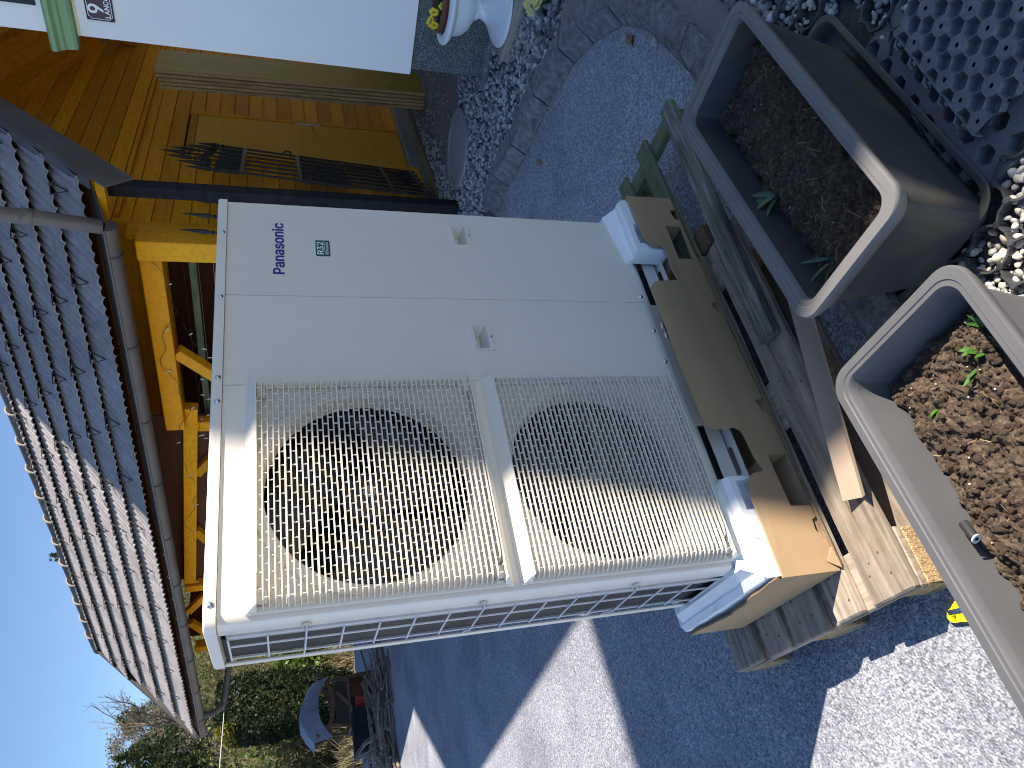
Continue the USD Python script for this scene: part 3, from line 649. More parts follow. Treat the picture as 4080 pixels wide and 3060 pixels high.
# ================================================================== PALLETS
PX, PY = -.171, -.263
pal = thing('wooden_pallet', 'weathered grey wooden pallet carrying the heat pump, left end in the sun', 'pallet', (PX, PY, 0))
yy = 0
def plank(x0, x1, y0, y1, z0, z1, along='x', seed=0):
    m = bx(x0, x1, y0, y1, z0, z1, .004).subdivide_to_size(.12); v = m.vertices
    n = meshkit.fbm(v * 9 + seed * 13.7, 3, 11) - .5; n2 = meshkit.fbm(v * 14 + seed * 5.1, 3, 12) - .5
    m.vertices = v + np.stack([n2 * .004, n * .006, n * .003], 1); return m
for k, w in enumerate((.145, .100, .145, .100, .145)):
    pts = None
    b_ = obj('deck_board', plank(rng.uniform(-.004, .004), 1.2 + (-.02 if k == 0 else 0), yy, yy + w, .122, .144, seed=k), mat['grey_x'], pal, smooth=30)
    for xx in (.05, .10, .58, .63, 1.1, 1.15):
        for f in (.3, .72):
            c = lathe([(0, .0010), (.003, .0008), (.0038, 0)], 8, (xx + rng.uniform(-.015, .015), yy + w * f + rng.uniform(-.012, .012), .1442)); obj('nail', c, mat['rusty'], pal, smooth=True)
    yy += w + (.041 if k < 3 else .042)
for x in (0, .5275, 1.055): obj('cross_board', plank(x, x + .145, 0, .8, .100, .1218, 'y', x), mat['grey_y'], pal, smooth=30)
for x in (0, .5275, 1.055):
    for y, w in ((0, .1), (.3275, .145), (.7, .1)): obj('block', plank(x + .002, x + .143, y, y + w, .022, .0998, seed=x + y), mat['chip'], pal)
for y, w in ((0, .1), (.3275, .145), (.7, .1)): obj('bottom_board', plank(0, 1.2, y, y + w, 0.002, .0218, seed=y + 3), mat['grey_x'], pal, smooth=30)

gp = thing('broken_pallet', 'broken green stained pallet boards under the right end of the cardboard tray', 'pallet')
obj('deck_board', plank(1.03, 1.635, -.070, .010, .138, .158, seed=21), mat['gren_x'], gp, smooth=30)
obj('deck_board', plank(1.03, 1.645, .115, .185, .138, .158, seed=22), mat['gren_x'], gp, smooth=30)
cb_ = plank(-.035, .035, -.24, .26, .112, .1375, seed=23); cb_.vertices = cb_.vertices + [1.575, 0, 0]
obj('cross_board', cb_, mat['gren_y'], gp, smooth=30)
obj('block', plank(1.545, 1.605, -.235, -.17, 0.003, .1115, seed=25), mat['gren_y'], gp, smooth=30)
obj('block', plank(1.545, 1.605, .11, .19, 0.003, .1115, seed=26), mat['gren_y'], gp, smooth=30)
obj('block', plank(1.035, 1.125, -.125, -.02, .003, .132, seed=27), mat['brownw'], gp, smooth=30)
mb = thing('mossy_lath', 'long narrow mossy grey lath lying across the pallet front towards the planter', 'plank', (1.07, -.232, .160), -2.1)
m = plank(-.50, .515, -.034, .034, -.0145, .0155, seed=31)
obj('lath', m, mat['moss_x'], mb, smooth=30)
ap = thing('edge_profile', 'brown angled edge profile lying slantwise on the pallet front board', 'edge protector', (.057, -.25, .149), -14.2)
V = []
for x in (0, .78):
    V += [(x, .035, .029), (x, 0, .0), (x, -.037, .028), (x, -.038, .0305), (x, 0, .0034), (x, .036, .0315)]
F = []
for k in range(6):
    a, b = k, (k + 1) % 6; F += [[a, b, b + 6], [a, b + 6, a + 6]]
F += [[0, 5, 4], [0, 4, 1], [1, 4, 3], [1, 3, 2], [6, 10, 11], [6, 7, 10], [7, 9, 10], [7, 8, 9]]
pm = trimesh.Trimesh(V, F, process=False); pm.fix_normals()
obj('profile', pm, mat['angle'], ap)

# ================================================================== HOUSE (right; its roof throws the yard's shade)
HP, HA = np.array([4.09, 1.33, 0.0]), 8.0
house = thing('white_house', 'white rendered house with dark speckled plinth and pale green sill moulding', 'house', HP, HA)
HE, OV = 5.76, .53
obj('wall', [bx(0, 9, -13, 0, .57, HE + .45)], mat['wall'], house)
obj('plinth', bx(.028, 8.97, -12.97, -.028, -.02, .57), mat['plinth'], house)
def hmould(prof, y0, y1): return extr(Polygon(prof), y1 - y0, 'xy', 0)
sillp = [(0.002, 2.735), (-.085, 2.742), (-.100, 2.728), (-.098, 2.708), (-.072, 2.692), (-.066, 2.672), (-.052, 2.662), (-.050, 2.622), (-.036, 2.605), (.002, 2.600)]
m = extr(Polygon(sillp), 2.6, 'xz', -2.53); obj('sill_moulding', m, mat['sill'], house)
obj('sill_end', bx(-.03, .3, .0005, .045, 2.605, 2.725, .01), mat['sill'], house)
obj('paint_band', bx(-.0025, -.0, -2.5, -.0005, 2.583, 2.5995), mat['yellowstrip'], house)
# window reveal with dark frame above the moulding
obj('window_frame', [bx(-.006, .03, -1.40, -.150, 2.79, 2.82), bx(-.006, .03, -.175, -.150, 2.82, 4.2), bx(-.006, .03, -1.40, -1.375, 2.82, 4.2)], mat['signblk'], house)
obj('window_pane', bx(-.003, .02, -1.375, -.175, 2.82, 4.2), mat['sill'], house)
# roof: two slopes and a cross gable over the yard side
tt = .16; SL = math.tan(math.radians(41)); RX = 4.5
def slope(x0, z0, x1, z1, y0, y1, t=.16):
    return hull([(x0, y0, z0), (x1, y0, z1), (x0, y1, z0), (x1, y1, z1), (x0, y0, z0 - t), (x1, y0, z1 - t), (x0, y1, z0 - t), (x1, y1, z1 - t)])
rz = HE + (RX + OV) * SL
obj('roof', [slope(-OV, HE, RX, rz, -13.3, .05), slope(9 + OV, HE, RX, rz, -13.3, .05)], mat['tile'], house)
obj('gable_wall', extr(Polygon([(0, HE), (9, HE), (RX, HE + RX * SL)]), .3, 'xz', -.30), mat['wall'], house)
gs, gw, gsl = -5.82, 1.85, 1.36
gh = gw * gsl
cg = hull([(-OV, gs - gw, HE), (-OV, gs + gw, HE), (-OV, gs, HE + gh), (4.0, gs - gw, HE), (4.0, gs + gw, HE), (4.0, gs, HE + gh), (-OV, gs - gw, HE - .12), (-OV, gs + gw, HE - .12)])
obj('cross_gable', cg, mat['tile'], house)
sg = thing('house_number_sign', 'maroon enamel house number plate on the white house wall', 'sign', HP, HA)
y1, y0 = -.108, -.408
z0, z1 = 2.382, 2.532
obj('plate', extr(rrect(y0, y1, z0, z1, .006), .006, 'yz', -.0072), mat['signblk'], sg)
bord = rrect(y0 + .009, y1 - .009, z0 + .009, z1 - .009, .004)
for (cy, cz) in ((y0 + .009, z0 + .009), (y1 - .009, z0 + .009), (y0 + .009, z1 - .009), (y1 - .009, z1 - .009)): bord = bord.difference(Point(cy, cz).buffer(.014))
obj('border', extr(bord, .0012, 'yz', -.0084), mat['white'], sg)
obj('field', extr(bord.buffer(-.0035), .0012, 'yz', -.0092), mat['signred'], sg)
for (cy, cz) in ((y1 - .010, z0 + .010), (y1 - .010, z1 - .010)):
    s_ = lathe([(0, -.003), (.003, -.0022), (.0042, 0)], 10); v = s_.vertices; s_.vertices = np.stack([v[:, 2] - .0072, v[:, 0] + cy, v[:, 1] + cz], 1); obj('sign_screw', s_, mat['darkwire'], sg)
for txt, hh, yl, zb, bold in (('9', .078, -.150, 2.438, True), ('LANCO', .027, -.130, 2.402, True)):
    t = meshkit.text_mesh(txt, hh, .0012, bold=bold); v = t.vertices
    t.vertices = np.stack([-v[:, 2] - .0094, yl - (v[:, 0] - v[:, 0].min()), v[:, 1] + zb], 1)
    if t.volume < 0: t.invert()
    obj('numeral' if txt == '9' else 'street_name', t, mat['white'], sg)

# ================================================================== CARPORT
car = thing('carport', 'orange stained timber carport with shed wall and grey brown tiled gable roof', 'carport', CO, CA)
S42, C42, T42 = math.sin(math.radians(42)), math.cos(math.radians(42)), math.tan(math.radians(42))
def RP(x, y, off=0.0): return np.array([x - S42 * off, y, 2.68 + T42 * (x - .2) + C42 * off])
def rslab(x0, x1, y0, y1, o0, o1, yend=0.0):
    return hull([RP(x, y, o) for x, y in ((x0, y0), (x1, y0), (x0, y1), (x1, y1 + yend)) for o in (o0, o1)])
YN, YF, XR = -.27, 8.75, 2.06
roof = group_xf('roof', car)
obj('underlay', [rslab(.30, XR, YN + .02, YF, -.05, -.035, .25)], mat['brownboard'], roof)
# east slope, seen by nobody from the yard but it closes the roof
eh = [(XR, YN, RP(XR, 0)[2] - .05), (XR, YF + .25, RP(XR, 0)[2] - .05), (6.4, YN, RP(XR, 0)[2] - 1.3), (6.4, YF, RP(XR, 0)[2] - 1.3)]
obj('east_slope', hull([(a, b, c) for a, b, c in eh] + [(a, b, c - .1) for a, b, c in eh]), mat['tile'], roof)
PT, RW = .2965, .2865                                               # tile cover width along the eave, horizontal course pitch
def tile_mesh(x0, y0, x1, w):
    ny = 19; ys = np.linspace(0, w + .012, ny)
    prof = .028 * np.abs(np.cos(np.pi * ys / .0988 + .35)) ** .55
    V = []
    for x, lift in ((x0, .052), (x1, -.008)):
        for y, h in zip(ys, prof): V.append(RP(x, y0 + y, h + lift))
    for y, h in zip(ys, prof): V.append(RP(x0 - .001, y0 + y, h + .052 - .012))
    F = []
    for j in range(ny - 1):
        F += [[j, j + ny, j + 1 + ny], [j, j + 1 + ny, j + 1], [2 * ny + j, j, j + 1], [2 * ny + j, j + 1, 2 * ny + j + 1]]
    V = np.array(V)
    return trimesh.Trimesh(V, F, process=False)
ncol = int((YF - YN) / PT)
for r in range(7):
    xa = .24 + r * RW; xb = min(xa + RW + .055, XR + .03)
    extra = int(round(.28 * r / 6))
    for c in range(ncol + (1 if r > 3 else 0)):
        obj('roof_tile', tile_mesh(xa + rng.uniform(-.004, .004), YN + c * PT + rng.uniform(-.002, .002), xb, PT), mat['tile'], roof)
zr = RP(XR, 0)[2]
nc = 19; cl = (YF + .35 - YN) / nc
for k in range(nc):
    y0 = YN - .01 + k * cl; th = np.linspace(-.05, np.pi + .05, 13); V = []
    for y, r in ((y0, .128), (y0 + .05, .122), (y0 + cl + .04, .104)):
        for t in th: V.append((XR + r * math.cos(t) * 1.05, y, zr - .035 + r * math.sin(t) * 1.0))
    for t in th: V.append((XR + .108 * math.cos(t) * 1.05, y0, zr - .035 + .108 * math.sin(t)))
    F = []
    for i in range(2):
        for j in range(12): a = i * 13 + j; F += [[a, a + 13, a + 14], [a, a + 14, a + 1]]
    for j in range(12): F += [[39 + j, j, j + 1], [39 + j, j + 1, 40 + j]]
    obj('ridge_tile', trimesh.Trimesh(V, F, process=False), mat['ridgecap'], roof, smooth=50)
    obj('mortar_bed', tube([(XR + .129 * math.cos(t) * 1.05, y0 - .006, zr - .035 + .125 * math.sin(t)) for t in np.linspace(.2, np.pi - .1, 9)], .013, 5), mat['mortar'], roof)
# snow guards: bent wire hoops hooked over the courses
phases = [.70, .31, .65, 1.09, .73, 1.2]
for r in range(6):
    xa = .24 + (r + 1) * RW - .02
    y = phases[r] - .78
    while y < YF - .1 + .25 * r / 6:
        if y > YN + .1:
            A, B, Cc = RP(xa - .15, y, .06), RP(xa - .02, y, .085), RP(xa - .12, y + .01, .165)
            g1 = tube([B, A, Cc, B + [0, .008, .004]], .0062, 5)
            obj('snow_guard', g1, mat['darkwire'], roof)
        y += .78
obj('verge_flashing', [hull([RP(x, y, o) for x in (.02, XR + .12) for y, o in ((YN - .05, .055), (YN - .05, -.15), (YN - .03, .055), (YN - .03, -.15))]),
                       hull([RP(x, y, o) for x in (.16, XR + .1) for y, o in ((YN - .03, .058), (YN + .06, .058), (YN - .03, .045), (YN + .06, .045))])], mat['flash'], roof)
obj('far_verge', hull([RP(x, YF + .28 * (x - .24) / 1.8 + d, o) for x in (.2, XR + .05) for d in (-.01, .05) for o in (.062, -.14)]), mat['ridgecap'], roof)
# soffit boards and rafters
for k in range(20):
    x = .36 + k * .079
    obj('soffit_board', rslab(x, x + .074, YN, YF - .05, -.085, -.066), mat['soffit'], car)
for k in range(12):
    y = .02 + k * .765
    obj('rafter', rslab(.36, XR, y, y + .085, -.235, -.0865), mat['or_x'], car)
obj('fascia_board', hull([(.20, YN, 2.61), (.225, YN, 2.61), (.20, YF, 2.61), (.225, YF, 2.61), (.20, YN, 2.665), (.225, YN, 2.68), (.20, YF, 2.665), (.225, YF, 2.68)]), mat['or_y'], car)
obj('eave_flashing', hull([(.335, YN, 2.735), (.335, YF, 2.735), (.335, YN, 2.742), (.335, YF, 2.742), (.05, YN + .28, 2.607), (.05, YF - .3, 2.607), (.05, YN + .28, 2.613), (.05, YF - .3, 2.613)]), mat['flash'], car)  # added sheet, keeps sun from slipping through between gutter and tiles
# frame
obj('post', bx(.315, .47, .31, .485, .03, 2.50, .006), mat['orbeam'], car)
obj('post', bx(.4725, .575, .315, .485, .03, 2.50, .006), mat['orbeam'], car)
obj('plate_beam', bx(.37, .53, .487, 2.42, 2.335, 2.50, .006), mat['orbeam_y'], car)
obj('plate_beam', bar((.55, 2.27, 2.285), (.55, 5.2, 2.535), .10, .13, b=.005), mat['or_y'], car)
obj('brace', bar((.45, 1.50, 2.33), (.45, 2.35, 1.45), .10, .10), mat['orbeam_y'], car)
obj('post', bx(.50, .60, 2.45, 2.58, .03, 2.25, .006), mat['or_z'], car)
obj('brace', bar((.55, 2.75, 1.95), (.55, 3.25, 2.31), .08, .09), mat['or_y'], car)
obj('brace', bar((.55, 4.95, 2.0), (.55, 4.2, 2.40), .08, .09), mat['or_y'], car)
obj('panel_board', bx(.605, .62, 2.44, 5.25, .05, 2.66), mat['brownboard'], car)
for y in (5.26, 6.72): obj('post', bx(.50, .62, y, y + .12, .03, 2.6, .006), mat['or_z'], car)
obj('brace', bar((.56, 5.36, 2.25), (.56, 5.9, 2.62), .07, .09), mat['or_y'], car)
obj('brace', bar((.56, 6.72, 2.30), (.56, 6.15, 2.62), .07, .09), mat['or_y'], car)
obj('rail', bx(.74, .78, .5, 5.1, 2.13, 2.19, .004), mat['gren_y'], car)
for k in range(27): obj('wall_board', bx(2.02 + .002 * (k % 2), 2.045, .56, 6.6, .05 + .147 * k, .05 + .147 * k + .1445, .003), mat['brownboard'] if k < 17 else mat['soffit'], car)  # upper boards stand in for the soffit, bounce light in their orange
obj('wall_board', bx(.63, 2.01, 6.615, 6.64, .05, 2.7), mat['brownboard'], car)
# shed front: horizontal shiplap boards, door on the right
for k in range(27):
    zb = .115 + .1468 * k; zt_ = zb + .1438
    spans = [(.87, 2.145), (3.165, 6.3)] if zb < 2.26 else [(max(.87, .2 + (zt_ - 2.68) / T42 + .16), 6.3)]
    for a, b in spans:
        if b - a > .1:
            obj('siding_board', hull([(a, .467, zb), (b, .467, zb), (a, .481, zt_), (b, .481, zt_), (a, .50, zb), (b, .50, zb), (a, .50, zt_), (b, .50, zt_)]), mat['or_x'], car)
obj('wall_core', [bx(.86, 6.4, .51, .56, .05, 2.62), hull([(1.0, .51, 2.62), (6.4, .51, 2.62), (2.06, .51, 4.05), (6.4, .51, 4.05), (1.0, .56, 2.62), (6.4, .56, 2.62), (2.06, .56, 4.05), (6.4, .56, 4.05)])], mat['brownboard'], car)
obj('corner_board', bx(.63, .866, .455, .485, .03, 2.62, .003), mat['or_z'], car)
obj('trim_board', hull([(.95, .440, 2.70), (6.3, .440, 2.70), (.95, .468, 2.70), (6.3, .468, 2.70), (.95, .440, 2.735), (6.3, .440, 2.735), (.95, .468, 2.735), (6.3, .468, 2.735)]), mat['or_x'], car)
obj('wall_base', bx(.5, 6.3, .40, .50, -.02, .112, .01), mat['concrete2'], car)
obj('base_trim', hull([(1.10, .30, .05), (2.10, .38, .05), (1.1, .33, .05), (2.1, .41, .05), (1.10, .30, .19), (2.10, .38, .19), (1.1, .33, .19), (2.1, .41, .19)]), mat['or_x'], car)
door = group_xf('door', car, (2.155, .455, .12))
obj('door_leaf', bx(.06, .94, 0.0, .045, .0, 2.10, .004), mat['ordoor'], door)
obj('door_frame', bx(0, .058, -.008, .05, -.08, 2.17, .004), mat['or_z'], door)
obj('door_frame', bx(.942, 1.0, -.008, .05, -.08, 2.17, .004), mat['or_z'], door)
obj('door_frame', bx(.0585, .9415, -.008, .05, 2.102, 2.17, .004), mat['or_x'], door)
obj('door_handle', [tube([(.83, -.045, .86), (.83, -.045, 1.13)], .009, 8), tube([(.83, .0, .95), (.83, -.045, .95)], .007, 6)], mat['steel'], door, smooth=True)
obj('door_step', bx(.0, 1.0, -.02, .04, -.115, -.085), mat['black'], door)
# porch ceiling under the right hand roof, boards run along the wall
for k in range(10):
    ya = -1.0 + k * .15
    cz = lambda x: 3.91 - .24 * (x - 2.72) - .0
    obj('ceiling_board', hull([(x, y, cz(x) + d) for x in (2.2, 6.5) for y in (ya, ya + .146) for d in (.0, .02)]), mat['or_x'], car)
obj('ceiling_beam', hull([(x, y, cz(x) - d) for x in (2.2, 6.5) for y in (-.38, -.26) for d in (.002, .14)]), mat['or_x'], car)
obj('purlin_end', bx(4.95, 5.09, -.1, .465, 3.02, 3.17, .01), mat['or_y'], car)
# gutter
gut = group_xf('gutter', car, (0.0, 0.0, 2.60))
th = np.linspace(np.pi, 2 * np.pi, 15); V = []
for y in (0, 8.2):
    for t in th: V.append((.072 * math.cos(t), y, .072 * math.sin(t)))
    for t in th: V.append((.069 * math.cos(t), y, .069 * math.sin(t)))
F = []
for j in range(14):
    F += [[j, j + 1, 31 + j], [j, 31 + j, 30 + j], [15 + j, 46 + j, 16 + j], [15 + j, 45 + j, 46 + j]]
gm = trimesh.Trimesh(V, F, process=False)
obj('gutter_trough', gm, mat['gutter'], gut, smooth=50)
obj('gutter_bead', tube([(-.074, 0, .004), (-.074, 8.2, .004)], .009, 8), mat['gutter'], gut, smooth=True)
for y in (-.004, 8.2):
    cp = Polygon([(.074 * math.cos(t), .074 * math.sin(t)) for t in th]); obj('gutter_end', extr(cp, .006, 'xz', y), mat['flash'], gut)
for k in range(10):
    y = .22 + k * .83
    obj('gutter_sleeve', tube([(.0765 * math.cos(t), y, .0765 * math.sin(t)) for t in th], .0055, 5), mat['flash'], gut)
for k in range(20):
    y = .1 + k * .42
    obj('gutter_bracket', tube([(-.074, y, .014), (-.03, y, .016), (.02, y, .05)], .004, 4), mat['darkwire'], gut)
dp = thing('downpipe', 'brown metal downpipe with elbow dropping from the far end of the carport gutter', 'downpipe', CO, CA)
obj('outlet', tube([(0, 7.65, 2.56), (0, 7.65, 2.50), (.0, 7.64, 2.44)], .05, 12), mat['flash'], dp, smooth=True)
obj('elbow', tube([(0, 7.64, 2.44), (.01, 7.62, 2.37), (.05, 7.6, 2.31), (.12, 7.58, 2.27)], .046, 12), mat['flash'], dp, smooth=True)
obj('pipe', tube([(.11, 7.58, 2.275), (.42, 7.28, 2.21), (.68, 6.98, 2.16), (.70, 6.93, 2.10), (.70, 6.93, .05)], .044, 12), mat['flash'], dp, smooth=True)
dp2 = thing('downpipe', 'grey brown rain pipe crossing in front of the roof tiles down to the gutter', 'downpipe')
obj('pipe', tube([(3.66, 2.50, 2.63), (3.655, 2.44, 3.0), (3.62, 2.28, 4.2), (3.60, 1.6, 5.5), (3.6, 1.28, 5.72)], .052, 16), mat['gutter'], dp2, smooth=True)
obj('sleeve', tube([(3.6545, 2.432, 3.04), (3.6535, 2.42, 3.11)], .0555, 16), mat['gutter'], dp2, smooth=True)
bp = thing('steel_post', 'black painted steel post rising in front of the shed wall to the roof edge', 'post', (3.99, 2.43, 0), 15)
obj('post_tube', bx(-.045, .045, -.045, .045, .01, 2.62, .004), mat['blacksteel'], bp)
obj('foot_plate', bx(-.09, .09, -.09, .09, .0, .0095), mat['blacksteel'], bp)
obj('post_edge', [bx(.0452, .060, -.045, -.035, .02, 2.6)], mat['blacksteel'], bp)

# ------------------------------------------------------------------ panels, gate leaves
pn_lab = ['front yellow formwork panel of the stack leaning by the shed door', 'second yellow formwork panel from the front of the leaning stack', 'third yellow formwork panel from the front of the leaning stack',
          'fourth yellow formwork panel from the front of the leaning stack', 'rearmost yellow formwork panel of the stack, next to the shed wall']
for k in range(5):
    y = -.30 + .036 * k
    P_ = thing('formwork_panel', pn_lab[k], 'panel', CO + np.array([0, 0, 0.0]), CA, group=None)
    dx = rng.uniform(-.006, .006); zt_ = 2.49 - .01 * k + rng.uniform(-.01, .01)
    x0, x1 = 2.335 + dx, 2.86
    obj('panel_core', hull([(x0, y, .012), (x1, y, .012), (x0, y + .027, .012), (x1, y + .027, .012), (x0, y + .05, zt_), (x1, y + .05, zt_), (x0, y + .077, zt_), (x1, y + .077, zt_)]), mat['panelply'], P_)
    obj('panel_face', hull([(x0 + .004, y - .0015, .016), (x1, y - .0015, .016), (x0 + .004, y - .0002, .016), (x1, y - .0002, .016), (x0 + .004, y + .0485, zt_ - .004), (x1, y + .0485, zt_ - .004), (x0 + .004, y + .0498, zt_ - .004), (x1, y + .0498, zt_ - .004)]), mat['yellowpanel'], P_)
def spear(x, z0, z1, r=.0095):
    q = tube([(x, 0, z0), (x, 0, z1 - .24)], r, 6)
    tip = lathe([(r * .8, 0), (r * 2.0, .015), (r * .9, .03), (r * 2.1, .07), (r * 1.7, .11), (r * .8, .19), (.001, .25)], 8, (x, 0, z1 - .25))
    return cat([q, tip])
def gate(label, A, B, tips, top_rail, plate, lean=0.06):
    A, B = np.array(A), np.array(B); d = B - A; L = np.linalg.norm(d)
    g = thing('iron_gate_leaf', label, 'gate', (A[0], A[1], .05), math.degrees(math.atan2(d[1], d[0])), rotx=-math.degrees(lean))
    n = len(tips)
    for i, zt in enumerate(tips): obj('gate_rod', spear(L * (.02 + .96 * i / (n - 1)), .06, zt), mat['iron'], g)
    for z in top_rail: obj('gate_rail', bx(0, L, -.010, .010, z, z + .035, .003), mat['iron'], g)
    if plate:
        obj('gate_plate', bx(.02, L - .02, -.016, -.011, 1.69, 1.90, .002), mat['iron'], g)
        obj('gate_plate', bx(.02, L - .02, -.016, -.011, .78, 1.20, .002), mat['iron'], g)
        for k in range(14):
            obj('thin_bar', tube([(L * (.03 + .94 * k / 13), -.002, .12), (L * (.03 + .94 * k / 13), -.002, .78)], .006, 5), mat['iron'], g)
        for k in range(6):
            cx, cz = L * (.10 + .16 * k), .23 + .02 * (k % 2)
            pts = [(cx + .055 * (1 - s * .8) * math.cos(s * 9 + k), -.012, cz + .07 * (1 - s * .8) * math.sin(s * 9 + k)) for s in np.linspace(0, 1, 16)]
            obj('scroll', tube(pts, .007, 5), mat['iron'], g)
        for k in range(8):
            cx, cz = L * (.08 + .12 * k), 1.93 + .07 * math.sin(np.pi * (k + .5) / 8)
            pts = [(cx + .05 * (1 - s * .8) * math.cos(s * 8 + k * 2), -.014, cz + .05 * (1 - s * .8) * math.sin(s * 8 + k * 2)) for s in np.linspace(0, 1, 14)]
            obj('scroll', tube(pts, .010, 5), mat['iron'], g)
        for k in range(5):
            obj('rosette', lathe([(0, .012), (.018, .006), (.026, 0), (.018, -.006)], 10, (L * (.15 + .18 * k), -.02, 1.80)), mat['iron'], g, smooth=True)
    return g
gate('ornate black wrought iron gate leaf with spear tips leaning before the shed door', (5.42, 3.26), (4.44, 2.73), [2.12, 2.20, 2.30, 2.36, 2.30, 2.20, 2.12], (.09, .40, 1.20, 1.67), True)
gate('plain black iron gate leaf with spear tips half hidden behind the heat pump', (4.36, 2.83), (3.55, 2.55), [2.10, 2.10, 2.10, 2.10], (.12, 1.72), False)
door_clip = thing('cabin_hook', 'small rusty hook fixing the iron gate leaf at the shed door edge', 'hook', (5.46, 3.22, 1.32))
obj('hook_arm', [tube([(0, 0, 0), (.05, -.02, .0), (.055, -.02, .05), (.03, -.02, .06)], .010, 6)], mat['iron'], door_clip)

# ------------------------------------------------------------------ string lights along the carport beam
sl = thing('string_lights', 'thin wire string of small clear lights draped over the carport beams', 'string lights', CO, CA)
pts = []
for i in range(90):
    y = .45 + i * .052; pts.append((.36 - .03 * abs(math.sin(y * 6.1)), y, 2.36 + .075 * math.sin(y * 5.3) + .03 * math.sin(y * 17)))
obj('wire', tube(pts, .0022, 4), mat['darkwire'], sl)
pts2 = []
for i in range(70):
    y = 1.2 + i * .045; pts2.append((.46 + .05 * math.sin(i), y, 2.22 - .10 * abs(math.sin(y * 2.6)) - .05 * math.sin(y * 9)))
obj('wire', tube(pts2, .0022, 4), mat['darkwire'], sl)
for i in range(3, 70, 3):
    p = np.array(pts2[i]); q = p + rng.uniform(-.02, .02, 3) + [0, 0, -.035]
    obj('bulb', tube([p, p * .4 + q * .6, q], [.003, .006, .004], 6), mat['bulb'], sl)
for i in range(5, 90, 9):
    p = np.array(pts[i]); q = p + rng.uniform(-.015, .015, 3) + [0, 0, -.03]
    obj('bulb', tube([p, p * .4 + q * .6, q], [.003, .006, .004], 6), mat['bulb'], sl)

# ================================================================== PLANTERS
def loft(sections, n=10, close=True):
    """sections: (half_x, half_y, radius, z) rounded rectangles joined in order"""
    V, F = [], []; cnt = None
    for hx, hy, r, z in sections:
        ring = []
        for q, (sx, sy) in enumerate(((1, 1), (-1, 1), (-1, -1), (1, -1))):
            for t in np.linspace(0, np.pi / 2, n):
                a = t + q * np.pi / 2
                ring.append((sx * (hx - r) + r * math.cos(a), sy * (hy - r) + r * math.sin(a), z))
        # points along the straight sides so that they can sag a little
        full = []
        for i in range(len(ring)):
            a, b = np.array(ring[i]), np.array(ring[(i + 1) % len(ring)]); full.append(a)
            if np.linalg.norm(b - a) > .08:
                for s in np.linspace(0, 1, 9)[1:-1]: full.append(a + (b - a) * s)
        cnt = len(full); V += full
    for i in range(len(sections) - 1):
        for j in range(cnt):
            k = (j + 1) % cnt; F += [[i * cnt + j, i * cnt + k, (i + 1) * cnt + k], [i * cnt + j, (i + 1) * cnt + k, (i + 1) * cnt + j]]
    return trimesh.Trimesh(np.array(V), F, process=False), cnt
def soil_mesh(hx, hy, z, seed, amp=.03, slope=0.0):
    nx, ny = 200, 84
    X, Y = np.meshgrid(np.linspace(-hx, hx, nx), np.linspace(-hy, hy, ny), indexing='ij')
    p = np.stack([X, Y, 0 * X], -1)
    h = (meshkit.fbm(p * 7 + seed, 3, seed) - .5) * .055 + (meshkit.fbm(p * 45 + seed, 3, seed + 3) - .5) * .030 + np.abs(meshkit.fbm(p * 105, 2, seed + 5) - .5) * .024
    edge = np.minimum(np.minimum(hx - np.abs(X), hy - np.abs(Y)) / .06, 1)
    Z = z + h + slope * X - .012 * (1 - edge)
    V = np.stack([X, Y, Z], -1).reshape(-1, 3); i = np.arange((nx - 1) * (ny - 1)); a = (i // (ny - 1)) * ny + i % (ny - 1)
    F = np.vstack([np.stack([a, a + ny, a + ny + 1], 1), np.stack([a, a + ny + 1, a + 1], 1)])
    return trimesh.Trimesh(V, F, process=False), (lambda x, y: Z[int(round((x + hx) / (2 * hx) * (nx - 1))), int(round((y + hy) / (2 * hy) * (ny - 1)))])
def clod(seed):
    m = trimesh.creation.icosphere(1, 1.0); v = m.vertices
    v = v * (.5 + 1.0 * meshkit.fbm(v * 1.6 + seed * 9, 3, seed)[:, None]); v[:, 2] *= .75; m.vertices = v; return m
CL = [clod(k) for k in range(3)]
